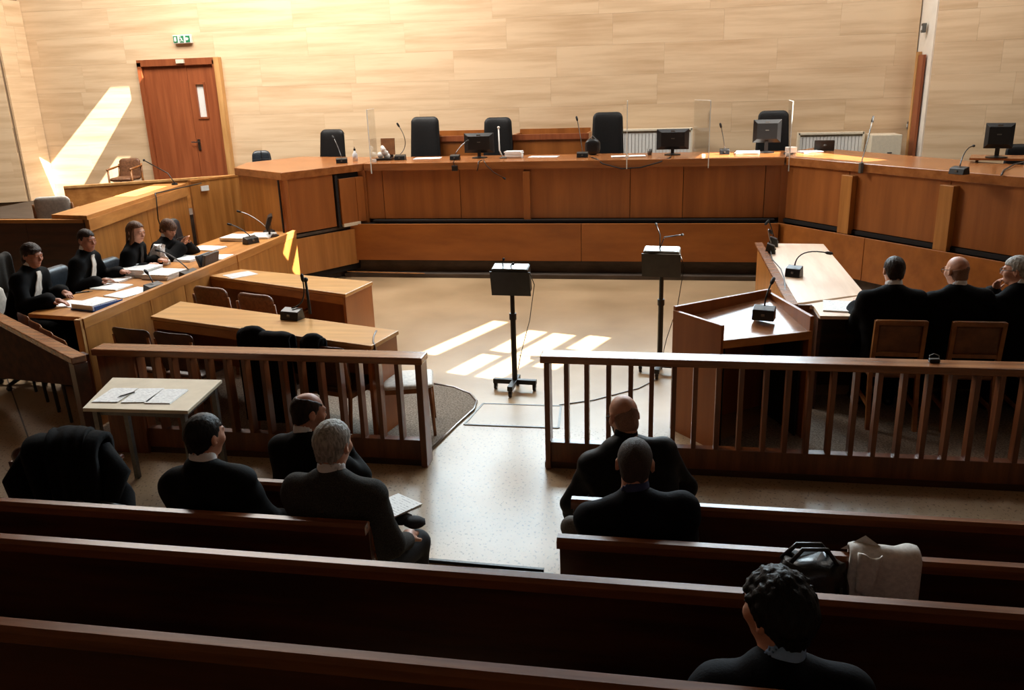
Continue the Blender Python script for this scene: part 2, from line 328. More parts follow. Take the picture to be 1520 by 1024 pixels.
# back wall (with a high window band above the frame), side blocks
BY = 15.25
wb = MB()
wb.box((-4.1, BY+.15, 2.2), (16.5, .2, 4.4)).box((-8.65, BY+.15, 5.8), (7.7, .2, 2.8)).box((3.6, BY+.15, 5.8), (1.6, .2, 2.8)).box((-1.0, BY+.15, 7.12), (7.7, .2, .2))
wall_back = struct('wall_back', wb, 'render')
slab_meshes = {}
def clad(parent, p, q, z0, z1, rows, length, seed, skip=()):
    """stone slabs laid in courses over an upright face p->q (face normal to the right of p->q)"""
    rnd = random.Random(seed); p = Vector(p); q = Vector(q); d = (q-p).normalized(); L = (q-p).length; n = Vector((d.y, -d.x)); ang = math.atan2(d.y, d.x)
    for r in range(rows):
        za = z0+(z1-z0)*r/rows; zb = z0+(z1-z0)*(r+1)/rows; x = -rnd.uniform(0, length)
        while x < L:
            a = max(0, x); b = min(L, x+length); x += length
            if b-a < .05: continue
            cuts = [(a, b)]
            for (sa, sb, sz0, sz1) in skip:
                if zb > sz0+.01 and za < sz1-.01:
                    nc = []
                    for (u, v) in cuts:
                        if v <= sa or u >= sb: nc.append((u, v)); continue
                        if u < sa: nc.append((u, sa))
                        if v > sb: nc.append((sb, v))
                    cuts = nc
            for (u, v) in cuts:
                if v-u < .03: continue
                key = (round(v-u, 3), round(zb-za, 3))
                if key not in slab_meshes:
                    t = MB().box((0, 0, 0), (v-u-.0015, .04, zb-za-.0015)); ob = t.build('stone_slab', 'stone', wall_back); slab_meshes[key] = ob.data; bpy.data.objects.remove(ob)
                    ofs = sum((Vector(c.co) for c in slab_meshes[key].vertices), Vector())/8
                    for c in slab_meshes[key].vertices: c.co -= ofs
                ob = bpy.data.objects.new('stone_slab', slab_meshes[key]); COL.objects.link(ob); ob.parent = parent
                c = p+d*((u+v)/2)+n*(.02+rnd.uniform(-.001, .001))
                ob.matrix_local = parent.matrix_basis.inverted() @ T(c.x, c.y, (za+zb)/2, ang)
DX0, DX1 = -9.93, -8.27
clad(wall_back, (-12.3, BY+.02), (-4.85, BY+.02), 4.4, 5.03, 1, 1.85, 13)
clad(wall_back, (-12.3, BY+.02), (3.97, BY+.02), .9, 4.4, 7, 1.85, 3, skip=((DX0-.0+12.3, DX1+.0+12.3, .5, 3.40),))
# left block (its side wall and its front face) and right block
wl = struct('wall_left_block', MB().prism([(-12.3, 14.5), (-12.3, 15.5), (-15.4, 15.5), (-15.4, 13.2)], 0, 7.2), 'render')
clad(wl, (-15.35, 13.22), (-12.3, 14.48), .9, 4.6, 8, 1.4, 5); clad(wl, (-12.28, 14.5), (-12.28, 15.22), .9, 4.6, 8, 1.4, 6)
wr = struct('wall_right_block', MB().prism([(4.06, 14.62), (4.06, 15.5), (8.9, 15.5), (8.9, 12.6)], 0, 7.2), 'render')
clad(wr, (4.06, 14.6), (8.88, 12.58), .9, 4.6, 8, 1.5, 8)
sl = MB().slab((4.06, 15.4), (4.11, 14.6), 0, 7.2, .16)
struct('wall_right_return', sl, 'plaster')
# front high window: frame, mullions, glass
WX0, WX1, WZ0, WZ1 = -4.8, 2.8, 4.4, 7.02
wf = MB().box(((WX0+WX1)/2, BY+.12, WZ0+.03), (WX1-WX0, .1, .06)).box(((WX0+WX1)/2, BY+.12, WZ1-.03), (WX1-WX0, .1, .06)).box((WX0+.04, BY+.12, (WZ0+WZ1)/2), (.08, .1, WZ1-WZ0)).box((WX1-.04, BY+.12, (WZ0+WZ1)/2), (.08, .1, WZ1-WZ0))
w1 = struct('window_1', wf, 'plaster')
for i in range(1, 6): MB().box((WX0+(WX1-WX0)*i/6, BY+.12, (WZ0+WZ1)/2), (.05, .08, WZ1-WZ0-.1)).build('mullion', 'plaster', w1)
for i in range(6): MB().box((WX0+(WX1-WX0)*(i+.5)/6, BY+.2, (WZ0+WZ1)/2), ((WX1-WX0)/6-.01, .01, WZ1-WZ0-.1)).build('pane', 'glass', w1)
# raised floors
struct('floor_judges_platform', MB().prism([(-12.25, 12.3), (-8.0, 12.3), (-7.1, 13.35), (-6.5, 13.0), (-5.0, 13.0), (1.9, 13.1), (2.6, 12.6), (4.7, 9.4), (8.8, 9.4), (8.8, 12.5), (4.0, 14.6), (4.0, 15.2), (-12.25, 15.2)], 0, .9), 'kick')
struct('floor_clerk_platform', MB().prism([(-13.5, 9.1), (-7.0, 9.1), (-7.75, 12.29), (-13.5, 12.29)], 0, .7), 'kick')
struct('floor_step_low', MB().box((-1, 2.45, .075), (12, 2.1, .15)), 'floor')
struct('floor_step_middle', MB().box((-1, 2.05, .19), (12, 1.7, .38)), 'floor')
struct('floor_step_high', MB().box((-1, .1, .275), (12, 4.2, .55)), 'floor')
# carpets
def carpet(name, poly, label):
    return tag(MB().prism(poly, .0, .012).build(name, 'carpet'), label, 'carpet')
arc = [(-1.72, 6.55), (-1.66, 6.80), (-1.68, 7.0), (-1.78, 7.18), (-1.98, 7.34), (-2.3, 7.44)]
carpet('carpet', [(-4.85, 5.78), (-1.84, 5.78)]+arc+[(-3.0, 7.6), (-4.85, 8.9)], 'speckled grey carpet with a rounded edge under the tan tables by the aisle')
carpet('carpet', [(.1, 5.92), (5.6, 5.92), (5.6, 8.2), (1.05, 7.4), (1.0, 6.9)], 'speckled grey carpet under the wooden chairs behind the longer balustrade')
t = thing('carpet_edging', 'pale metal strip along the rounded carpet edge beside the aisle', 'strip', (-1.7, 6.5, 0))
MB().tube([(-1.82, 5.8, .012), (-1.72, 6.45, .012)]+[(x+.01, y+.01, .012) for x, y in arc[1:]], .011, 6).build('strip', 'chrome', t, smooth=True)
# floor hatch frame in the aisle
hq = [(-1.66, 6.47), (-1.60, 6.97), (-.88, 6.98), (-.84, 6.48)]
t = thing('floor_hatch', 'flush floor hatch plate with metal edging in the aisle', 'hatch', (-1.25, 6.7, 0))
MB().prism(hq, .0, .004).build('plate', 'floor', t)
for i in range(4): MB().slab(hq[i], hq[(i+1) % 4], 0, .008, .018).build('edging', 'greymetal', t)
t = thing('floor_threshold', 'pair of metal threshold strips across the aisle floor behind the front pews', 'strip', (-1.05, 4.3, 0))
MB().slab((-1.56, 4.26), (-.6, 4.27), 0, .012, .03).build('strip', 'greymetal', t); MB().slab((-1.48, 4.33), (-.66, 4.31), 0, .02, .02).build('strip', 'stand', t)
for i, (a, b) in enumerate([((-6.6, 6.2), (-4.2, 3.9)), ((-3.6, 4.75), (-3.1, 3.7)), ((-7.0, 7.4), (-5.2, 5.6))]):
    struct('trim_%d' % (i+3), MB().slab(a, b, 0, .003, .012), 'kick')
# doors
d1 = struct('door_1', MB().box(((DX0+DX1)/2, BY-.03, 3.39), (DX1-DX0, .16, .12)).box((DX0+.04, BY-.03, 2.15), (.08, .16, 2.5)).box((DX1-.08, BY-.03, 2.15), (.06, .16, 2.5)), 'door')
jx = DX0+.98
MB().box(((DX0+.08+jx)/2, BY-.02, 2.13), (jx-DX0-.085, .06, 2.46)).build('leaf', 'door', d1, bevel=.004)
lx0, lx1 = jx+.005, DX1-.11
lf = MB(); gx0, gx1, gz0, gz1 = -8.80, -8.64, 2.38, 2.98
lf.box(((lx0+gx0)/2, BY-.02, 2.13), (gx0-lx0, .06, 2.46)).box(((lx1+gx1)/2, BY-.02, 2.13), (lx1-gx1, .06, 2.46)).box(((gx0+gx1)/2, BY-.02, (gz0+.9)/2), (gx1-gx0, .06, gz0-.9)).box(((gx0+gx1)/2, BY-.02, (gz1+3.36)/2), (gx1-gx0, .06, 3.36-gz1))
leaf = lf.build('leaf', 'door', d1)
fr = MB()
for x in (gx0-.015, gx1+.015): fr.box((x, BY-.055, (gz0+gz1)/2), (.035, .028, gz1-gz0+.03))
for z in (gz0-.015, gz1+.015): fr.box(((gx0+gx1)/2, BY-.055, z), (gx1-gx0+.06, .03, .035))
fr.build('pane_frame', 'door', leaf); MB().box(((gx0+gx1)/2, BY-.02, (gz0+gz1)/2), (gx1-gx0, .012, gz1-gz0)).build('pane', 'white', leaf)
MB().box((jx+.06, BY-.06, 1.87), (.05, .02, .2)).tube([(jx+.06, BY-.06, 1.92), (jx+.06, BY-.11, 1.92), (jx-.07, BY-.11, 1.92)], .011).build('handle', 'chrome', leaf)
MB().box((jx-.06, BY-.12, 3.40), (.16, .05, .07)).build('door_closer', 'cream', d1)
MB().box((DX1-.01, BY-.04, 2.17), (.10, .2, 2.56)).build('frame', 'doorframe', d1)
d2 = struct('door_2', MB().slab((3.965, 15.00), (3.975, 14.76), .9, 3.05, .04), 'door')
MB().slab((3.96, 15.10), (3.965, 15.01), .9, 3.1, .06).build('frame', 'doorframe', d2)
t = thing('door_contact', 'small grey box on the white wall above the right doorway', 'sensor', (3.93, 14.9, 3.4)); MB().box((3.95, 14.9, 3.45), (.06, .09, .14)).build('housing', 'greymetal', t, bevel=.008); MB().box((3.915, 14.9, 3.45), (.012, .05, .06)).build('lens', 'white', t)
t = thing('light_switch', 'small light switch on the white strip beside the right doorway', 'switch', (3.93, 15.18, 1.9)); MB().box((3.945, 15.17, 1.95), (.02, .07, .12)).build('plate', 'greymetal', t); MB().box((3.932, 15.17, 1.95), (.015, .03, .05)).build('rocker', 'white', t)
# exit sign
t = thing('exit_sign', 'green and white exit sign on the stone wall above the double door', 'sign', (-8.93, BY-.06, 3.72))
MB().box((-8.93, BY-.06, 3.79), (.36, .08, .15)).build('housing', 'white', t, bevel=.008)
for i, x in enumerate((-9.055, -8.93, -8.805)):
    MB().box((x, BY-.104, 3.79), (.085, .008, .115)).build('panel', 'green', t)
g = MB(); g.ball((-8.95, BY-.112, 3.83), .013, 8).tube([(-8.945, BY-.112, 3.81), (-8.93, BY-.112, 3.785), (-8.95, BY-.112, 3.745)], .008, 6).tube([(-8.93, BY-.112, 3.785), (-8.905, BY-.112, 3.76), (-8.90, BY-.112, 3.745)], .007, 6).tube([(-8.965, BY-.112, 3.80), (-8.945, BY-.112, 3.81), (-8.915, BY-.112, 3.795)], .006, 6); g.build('running_figure', 'white', t)
g = MB(); g.box((-8.80, BY-.112, 3.79), (.03, .006, .018)).prism([(-8.84, BY-.115), (-8.80, BY-.115), (-8.80, BY-.109), (-8.84, BY-.109)], 3.765, 3.815); g.build('arrow', 'white', t)
MB().box((-9.055, BY-.112, 3.79), (.04, .006, .075)).build('doorway_symbol', 'white', t)

# ================================================================== JUDGES' BENCH
def bench_front(t, p, q, z0, z1, cuts, mat, off=0, th=.03, name='front_panel'):
    p = Vector(p); q = Vector(q)
    for a, b in zip(cuts[:-1], cuts[1:]):
        u = p.lerp(q, a); v = p.lerp(q, b); d = (v-u).normalized()*.004
        MB().slab(u+d, v-d, z0, z1, th, off=off).build(name, mat, t, bevel=.003)
JB = thing('judges_bench', 'long central section of the raised judges bench with red-brown front panels', 'bench', (-1.45, 12.6, 0))
X0, X1 = -4.55, 1.64
MB().prism([(X0, 12.36), (X1, 12.36), (1.95, 13.5), (X0, 13.5)], 1.60, 1.71).build('worktop', 'top', JB, bevel=.006)
fx = lambda x: (x-X0)/(X1-X0)
bench_front(JB, (X0, 12.42), (X1, 12.42), .86, 1.60, [fx(v) for v in (-4.55, -4.28, -3.06, -2.06, -.50, .26, 1.40, 1.64)], 'panel')
MB().box((-2.03, 12.385, 1.20), (.10, .07, .72)).build('rib', 'panel', JB, bevel=.004)
MB().slab((X0, 12.46), (X1, 12.46), .06, 1.60, .03).build('carcass', 'gap', JB)
MB().box((-1.45, 12.36, .835), (6.0, .12, .03)).build('ledge', 'gap', JB)  # coloured near-black to paint the shadow line between upper and lower panels
LO0, LO1 = -4.92, 1.60
MB().box((1.66, 12.43, .85), (.09, .07, 1.5)).build('corner_post', 'panel', JB)
bench_front(JB, (LO0, 12.2), (LO1, 12.2), .25, .81, [0, (-1.2-LO0)/(LO1-LO0), 1], 'panel_low', name='lower_panel')
MB().slab((LO0+.01, 12.22), (LO0+.01, 12.44), .25, .81, .03).build('lower_end', 'kick', JB)
MB().prism([(LO0+.04, 12.22), (LO1, 12.22), (LO1, 12.44), (LO0+.04, 12.44)], .24, .80).build('lower_carcass', 'gap', JB)
MB().box((-1.65, 12.33, .17), (6.4, .05, .22)).build('kick_board', 'kick', JB)
MB().box((-1.65, 12.22, .03), (6.5, .28, .06)).build('plinth', 'kick', JB)
LW = thing('judges_bench', 'short angled left wing of the judges bench with a narrow side panel', 'bench', (-5.4, 12.2, 0))
A, B, C_ = (-6.50, 12.0), (-5.33, 11.13), (-4.57, 12.38)
MB().prism([A, B, C_, (-4.57, 13.5), (-6.2, 13.9), (-6.75, 12.9)], 1.60, 1.71).build('worktop', 'top', LW, bevel=.006)
bench_front(LW, A, B, .1, 1.60, [0.02, .98], 'oak_v', off=-.05, name='end_panel')
bench_front(LW, B, C_, .82, 1.60, [.01, .62], 'panel', off=-.05)
MB().slab(Vector(B).lerp(Vector(C_), .63), Vector(B).lerp(Vector(C_), .66), .80, 1.58, .05, off=-.03).build('rebate_shade', 'gap', LW)  # dark strip painted in for the shade of an upright recess
bench_front(LW, B, C_, .84, 1.52, [.67, .88, .99], 'panel', off=-.02, th=.06, name='side_panel')
MB().slab(Vector(B).lerp(Vector(C_), .68), Vector(B).lerp(Vector(C_), .9), .80, .85, .05, off=.0).build('label_strip', 'cream', LW)
MB().lathe((-5.345, 11.215, .1), [(.06, 0), (.06, 1.5)], 12).build('corner_post', 'panel', LW)
MB().slab(B, C_, .1, 1.6, .03, off=-.1).build('carcass', 'gap', LW)
bench_front(LW, B, C_, .2, .74, [0, .86], 'oak_v', off=-.04, name='lower_panel')
MB().box((-4.60, 12.42, .8), (.12, .10, 1.6)).build('corner_post', 'panel', LW)
MB().slab(B, (-4.75, 12.2), .76, .80, .06, off=-.05).build('ledge', 'kick', LW)
MB().slab(B, (-4.75, 12.2), 0, .2, .03, off=-.16).build('kick_board', 'kick', LW)
RW = thing('judges_bench', 'long angled right wing of the judges bench with upright ribs', 'bench', (3.2, 10.6, 0))
P, Q = Vector((1.66, 12.38)), Vector((4.72, 8.28))
MB().prism([tuple(P), tuple(Q), (5.6, 8.95), (3.9, 11.25), (2.3, 14.0), (1.97, 13.5)], 1.60, 1.71).build('worktop', 'top', RW, bevel=.006)
bench_front(RW, P, Q, .86, 1.60, [0, .215, .50, .78, 1], 'panel', off=-.06)
for s_ in (.225, .505): MB().slab(P.lerp(Q, s_-.02), P.lerp(Q, s_+.015), .80, 1.55, .09, off=-.0).build('rib', 'oak_v', RW, bevel=.004)
MB().slab(P, Q, .1, 1.6, .03, off=-.1).build('carcass', 'gap', RW)
MB().slab(P, Q, .80, .85, .05, off=-.05).build('ledge', 'gap', RW)
bench_front(RW, P-Vector((.05, .05)), Q, .25, .80, [0, .30, .75, 1], 'panel_low', off=.02, name='lower_panel')
MB().slab(P, Q, 0, .25, .03, off=-.06).build('kick_board', 'kick', RW)
# clerk's enclosure on the left
CK = thing('clerk_desk', 'honey veneer clerk desk with a sunlit top behind the robed lawyers', 'desk', (-7.4, 10.5, 0))
MB().prism([(-7.38, 9.02), (-6.83, 8.93), (-7.53, 12.31), (-8.02, 12.2)], 1.40, 1.45).build('worktop', 'oak_y', CK, bevel=.004)
bench_front(CK, (-6.85, 8.95), (-7.54, 12.31), 0, 1.40, [0, .52, 1], 'oak_v', off=-.02)
MB().slab((-6.83, 8.93), (-7.53, 12.31), 1.26, 1.40, .03, off=.0).build('fascia', 'oak_y', CK)
bench_front(CK, (-9.6, 8.98), (-6.88, 8.95), 0, 1.36, [0, .35, .7, 1], 'bench', name='side_panel')
MB().box((-8.25, 8.97, 1.38), (2.7, .07, .045)).build('side_cap', 'oak_h', CK, bevel=.004)
CB = thing('screen_panel', 'honey veneer screen panel between clerk desk and judges bench with a socket', 'panel', (-7.3, 12.8, 0))
MB().slab((-7.5, 12.36), (-7.06, 13.3), 0, 1.46, .05).build('panel', 'oak_v', CB); MB().slab((-7.5, 12.36), (-7.06, 13.3), 1.46, 1.49, .07).build('cap', 'oak_h', CB)
MB().slab((-7.07, 13.28), (-7.05, 13.32), 0, 1.47, .07).build('edge_strip', 'doorframe', CB)
MB().slab((-7.42, 12.5), (-7.36, 12.63), 1.30, 1.38, .02, off=.035).build('socket', 'white', CB)
LOW = thing('low_partition', 'low pale wood partition in front of the double door', 'partition', (-8.7, 13.1, .9))
MB().slab((-9.78, 12.36), (-7.3, 14.0), .7, 1.38, .05).build('panel', 'oak_h', LOW); MB().slab((-9.78, 12.36), (-7.3, 14.0), 1.38, 1.42, .08).build('cap', 'doorframe', LOW, bevel=.004)
# lawyers' desk on the left
LD = thing('lawyers_desk', 'long honey veneer desk with a tall front panel for the robed lawyers', 'desk', (-5.3, 8.4, 0))
pa, pb = (-4.92, 6.12), (-4.97, 10.6)
bench_front(LD, pa, pb, 0, .90, [0, .22, .36, .62, .625, 1], 'oak_v', th=.04)
for a_, b_ in ((0, .618), (.622, 1)):
    u, v = Vector(pa).lerp(Vector(pb), a_), Vector(pa).lerp(Vector(pb), b_); MB().slab(u, v, .90, .99, .05).build('cap', 'oak_y', LD, bevel=.004)
MB().slab((-4.935, 6.09), (-4.935, 6.13), 0, .985, .06).build('edge_strip', 'doorframe', LD)
MB().prism([(-5.96, 6.72), (-5.0, 6.60), (-5.0, 10.58), (-5.36, 11.3), (-6.2, 11.3), (-6.22, 9.3)], .81, .85).build('worktop', 'oak_y', LD, bevel=.004)
MB().slab((-5.3, 6.75), (-5.0, 6.72), 0, .81, .04).build('support', 'dark', LD); MB().slab((-5.01, 10.6), (-5.36, 11.28), 0, .81, .03).build('end_panel', 'oak_v', LD); MB().slab((-5.9, 11.2), (-5.4, 11.2), 0, .81, .04).build('support', 'dark', LD)
# two tan tables
def table(label, q, z, legs, panel):
    cx = sum(p[0] for p in q)/4; cy = sum(p[1] for p in q)/4; c = Vector((cx, cy))
    t = thing('court_table', label, 'table', (cx, cy, 0))
    ang = math.atan2(q[3][1]-q[0][1], q[3][0]-q[0][0])
    MB().prism(q, z-.035, z).build('tabletop', 'table', t, bevel=.004)
    ins = [tuple(Vector(p).lerp(c, .03)) for p in q]
    MB().slab(ins[2], ins[3], .0, z-.035, .03).build('end_panel', 'panel', t); MB().slab(ins[0], ins[1], .0, z-.035, .03).build('end_panel', 'panel', t)
    MB().slab(ins[1], ins[2], .25, z-.035, .025).build('modesty_panel', 'panel', t)
    MB().slab(ins[0], ins[3], z-.11, z-.035, .025).build('apron', 'oak_h', t)
    return t
table('tan wooden table farther from the balustrade with two brown armchairs', [(-4.95, 8.27), (-4.74, 8.62), (-2.98, 8.08), (-3.07, 7.53)], .88, 0, 0)
table('tan wooden table nearer the balustrade with a black microphone on it', [(-4.69, 6.75), (-4.72, 7.31), (-2.19, 6.47), (-2.28, 6.03)], .84, 0, 0)
# right lawyers' desk
RD = thing('lawyers_desk', 'brightly lit desk with angled far corner in front of the three seated lawyers', 'desk', (1.5, 8.8, 0))
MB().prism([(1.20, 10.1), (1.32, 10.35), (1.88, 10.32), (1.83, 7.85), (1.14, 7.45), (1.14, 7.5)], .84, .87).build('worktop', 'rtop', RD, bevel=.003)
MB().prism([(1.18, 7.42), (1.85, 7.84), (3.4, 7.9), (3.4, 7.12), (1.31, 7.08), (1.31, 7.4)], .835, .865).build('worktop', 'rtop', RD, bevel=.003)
MB().slab((1.13, 7.32), (1.13, 10.2), 0, .88, .04).build('side_panel', 'oak_v', RD); MB().slab((1.12, 7.30), (1.12, 10.22), .88, .905, .09).build('cap', 'railtop', RD, bevel=.004)
MB().slab((1.32, 7.12), (1.32, 7.8), 0, .835, .03).slab((1.33, 7.80), (3.35, 7.80), .0, .835, .03).slab((3.38, 7.15), (3.38, 7.8), 0, .835, .03).build('support', 'dark', RD)  # rear panel added to keep the space under the desk dark
MB().slab((1.15, 7.42), (1.3, 7.42), .80, .87, .03).build('edge_strip', 'rail', RD)
# witness stand
WS = thing('witness_stand', 'tall four-sided wooden witness stand, open on one side, with rimmed sloping top', 'lectern', (.6, 6.6, 0))
p0, p1, p2, p3 = (.10, 6.58), (.455, 6.16), (1.14, 6.46), (.91, 7.22)
MB().slab(p0, p1, 0, 1.03, .03).build('side_panel', 'panel', WS, bevel=.003); MB().slab(p3, p0, 0, 1.06, .03).build('front_panel', 'panel', WS, bevel=.003); MB().slab(p2, p3, 0, 1.03, .03).build('side_panel', 'panel', WS, bevel=.003)
m = MB(); tp = [(p[0], p[1], z_) for p, z_ in ((p0, .955), (p1, .90), (p2, .90), (p3, .995))]; m.add([(x, y, z-.02) for x, y, z in tp]+tp, [(3, 2, 1, 0), (4, 5, 6, 7)]+[(i, (i+1) % 4, 4+(i+1) % 4, 4+i) for i in range(4)]); m.build('desktop', 'wtop', WS); MB().slab(p1, p2, .85, .915, .03).build('front_edge', 'oak_h', WS)
MB().slab((.16, 6.62), (.48, 6.24), 0, .9, .01).slab((1.08, 6.5), (.88, 7.1), 0, .9, .01).build('inner_shade', 'gap', WS)  # near-black sheets added for the shade inside the open stand

# ================================================================== BALUSTRADES
def balustrade(label, xs, x0, x1, y, ends, capy):
    t = thing('balustrade', label, 'railing', ((x0+x1)/2, y, 0))
    MB().slab((x0, y), (x1, y), 0, .21, .075).build('base_board', 'rail', t, bevel=.004)
    MB().slab((x0-.01, y), (x1+.01, y), .0, .05, .085).build('base_skirting', 'dark', t)
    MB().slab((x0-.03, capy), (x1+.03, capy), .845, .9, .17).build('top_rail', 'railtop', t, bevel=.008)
    for x in xs: MB().box((x, y, .53), (.034, .085, .64)).build('baluster', 'rail', t, bevel=.003)
    for x, w in ends: MB().box((x, y, .425), (w, .15, .85)).build('end_post', 'rail', t, bevel=.004)
    return t
xs = [-.68, -.53, -.37, -.21, -.06, .10, .25, .41, .57, .74, .89, 1.04, 1.19, 1.34, 1.49, 1.65, 1.81, 1.96, 2.11, 2.26, 2.41, 2.56, 2.71, 2.86, 3.01]
balustrade('longer dark wooden balustrade between the aisle and the three lawyers', xs, -.84, 3.2, 5.76, ((-.82, .04), (3.18, .05)), 5.78)
xs = [-1.95+0-.155*i for i in range(0, 15)]
balustrade('shorter dark wooden balustrade beside the white table', xs, -4.42, -1.76, 5.68, ((-1.77, .05), (-4.27, .32)), 5.66)

# ================================================================== PEWS
def pew(label, x0, x1, yb, ztop, fl, ends=(1, 1)):
    t = thing('pew', label, 'pew', ((x0+x1)/2, yb, fl)); L = x1-x0; cx = (x0+x1)/2
    MB().box((cx, yb+.06, (ztop+fl+.35)/2-.02), (L, .03, ztop-fl-.39), rx=.10).build('backrest', 'bench', t, bevel=.003)
    c = [(yb-.028, ztop-.045), (yb-.03, ztop-.012), (yb-.015, ztop), (yb+.018, ztop), (yb+.032, ztop-.014), (yb+.03, ztop-.045)]; n = len(c); m = MB()
    vs = [(x0-.005, a, b) for a, b in c]+[(x1+.005, a, b) for a, b in c]
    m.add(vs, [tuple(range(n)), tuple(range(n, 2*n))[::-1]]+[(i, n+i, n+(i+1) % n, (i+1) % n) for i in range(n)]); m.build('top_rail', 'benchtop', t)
    MB().box((cx, yb+.31, fl+.425), (L, .42, .035)).build('seat', 'bench', t, bevel=.004)
    nsup = max(2, int(L/1.6)+1)
    for i in range(nsup):
        x = x0+.02+(L-.04)*i/(nsup-1)
        yq = [(yb+.02, ztop-.05), (yb+.06, ztop-.05), (yb+.14, fl+.5), (yb+.5, fl+.55), (yb+.53, fl+.5), (yb+.42, fl), (yb+.05, fl), (yb+.09, fl+.4)]
        if i not in (0, nsup-1): yq = [(yb+.10, fl+.4), (yb+.5, fl+.4), (yb+.42, fl), (yb+.1, fl)]
        k = len(yq); v2 = [(x-.016, a, b) for a, b in yq]+[(x+.016, a, b) for a, b in yq]
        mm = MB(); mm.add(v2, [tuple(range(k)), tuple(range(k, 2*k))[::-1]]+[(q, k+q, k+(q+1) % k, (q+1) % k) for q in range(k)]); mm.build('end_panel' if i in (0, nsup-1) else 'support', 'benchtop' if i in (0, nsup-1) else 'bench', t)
    return t
pew('short pew where the balding man sits behind the shorter balustrade', -2.45, -1.50, 3.57, .9, 0)
pew('frontmost pew right of the aisle where the man in a black jacket sits', -.40, 3.2, 3.57, .9, 0)
pew('pew left of the aisle where the grey-haired man sits', -5.2, -1.21, 2.96, 1.05, .15)
pew('pew right of the aisle with the grey coat over its back', -.39, 3.0, 2.96, 1.05, .15)
pew('full-width pew with scratched back crossing the aisle line', -5.4, 3.0, 2.315, 1.28, .38)
pew('nearest full-width pew at the bottom edge of the frame', -5.2, 3.0, 1.65, 1.45, .55)
# angled low partition and folding seats at the far left
AP = thing('low_partition', 'dark angled partition with a worn top rail ending by the white table', 'partition', (-5.1, 5.75, 0))
a_, b_ = Vector((-7.2, 7.15)), Vector((-4.30, 5.25))
d_ = (b_-a_).normalized(); n_ = Vector((d_.y, -d_.x))
m = MB(); vs = []
for off in (-.025, .025):
    for pnt, z0, z1 in ((a_, .05, .9), (b_, .72, .9)): vs += [(pnt.x+n_.x*off, pnt.y+n_.y*off, z0), (pnt.x+n_.x*off, pnt.y+n_.y*off, z1)]
m.add(vs, [(0, 2, 3, 1), (4, 5, 7, 6), (1, 3, 7, 5), (0, 4, 6, 2), (2, 6, 7, 3), (0, 1, 5, 4)]); m.build('panel', 'dullwood', AP, weld=True)
MB().slab(a_, b_, .9, .95, .11).build('top_rail', 'railtop', AP, bevel=.006)
MB().slab(b_-d_*.09, b_+d_*.02, 0, .9, .10).build('end_post', 'bench', AP, bevel=.004)
MB().slab((-4.72, 5.78), (-4.62, 5.72), 0, .8, .06).build('rear_post', 'bench', AP)
FS = None
for i, (x, y) in enumerate([(-6.05, 6.75), (-5.72, 6.5), (-5.42, 6.27), (-5.12, 6.05)]):
    t = thing('folding_chair', ('dark folding seat %s behind the angled partition' % ['farthest from the balustrade', 'second of four', 'third of four', 'nearest the balustrade'][i]), 'seat', (x, y, 0), math.atan2(d_.y, d_.x), 'folding seats behind the angled partition')
    mt = Matrix.Translation((x, y, 0)) @ Matrix.Rotation(math.atan2(d_.y, d_.x), 4, 'Z')
    MB().pad(mt @ T(0, 0, .66), .34, .36, .03, .05, .25).build('backrest', 'chairwood', t, smooth=True, weld=True)
    MB().pad(mt @ T(0, .10, .45, 0, .25), .33, .30, .03, .05, .1).build('seat', 'darkchair', t, smooth=True, weld=True)
    m = MB()
    for sx in (-.15, .15):
        v = mt @ Vector((sx, .02, 0)); w = mt @ Vector((sx, .0, .6)); m.tube([v, w], .014)
    m.build('frame', 'stand', t)

# ================================================================== CHAIRS
def exec_chair(name, label, loc, rz, w, h, mat, group, zc=.0, tuft=False):
    """office chair; its back faces local -y"""
    t = thing(name, label, 'chair', loc, rz, group); mt = T(loc[0], loc[1], loc[2], rz)
    b = MB().pad(mt @ T(0, -.22, .52+h/2, 0, .10), w, h, .10, .10, .35, taper=-.06).build('backrest', mat, t, smooth=True, weld=True)
    if tuft:
        s = MB().tube([mt @ Vector((-w*.42, -.115, .55+h*.55)), mt @ Vector((0, -.15, .55+h*.56)), mt @ Vector((w*.42, -.115, .55+h*.55))], .006).tube([mt @ Vector((0, -.15, .55+h*.2)), mt @ Vector((0, -.165, .55+h*.9))], .006); s.build('seam', 'black', b)
    MB().pad(mt @ T(0, .05, .47, 0, math.pi/2), w*1.02, .5, .11, .1).build('seat', mat, t, smooth=True, weld=True)
    for sx in (-1, 1):
        x = sx*(w/2+.03)
        a = MB().tube([mt @ Vector((x, .1, .45)), mt @ Vector((x, .1, .66)), mt @ Vector((x, -.12, .68)), mt @ Vector((x, -.2, .62))], .016).build('armrest', 'black', t, smooth=True)
        MB().box(mt @ Vector((x, .02, .69)), (.055, .26, .03), rz).build('arm_pad', 'greymetal' if mat == 'leather' else 'black', a, bevel=.008)
    MB().lathe(mt @ Vector((0, .05, .09)), [(.03, 0), (.03, .33)], 10).build('column', 'black', t)
    st = MB()
    for k in range(5): st.tube([mt @ Vector((0, .05, .11)), mt @ Vector((.27*math.cos(k*1.2566), .05+.27*math.sin(k*1.2566), .06))], [.03, .018])
    st.build('star_base', 'black', t)
    for k in range(5):
        c = mt @ Vector((.27*math.cos(k*1.2566), .05+.27*math.sin(k*1.2566), .03)); MB().ball(c, .03, 8).build('caster', 'black', t)
    return t
G = 'black high-backed judges chairs'
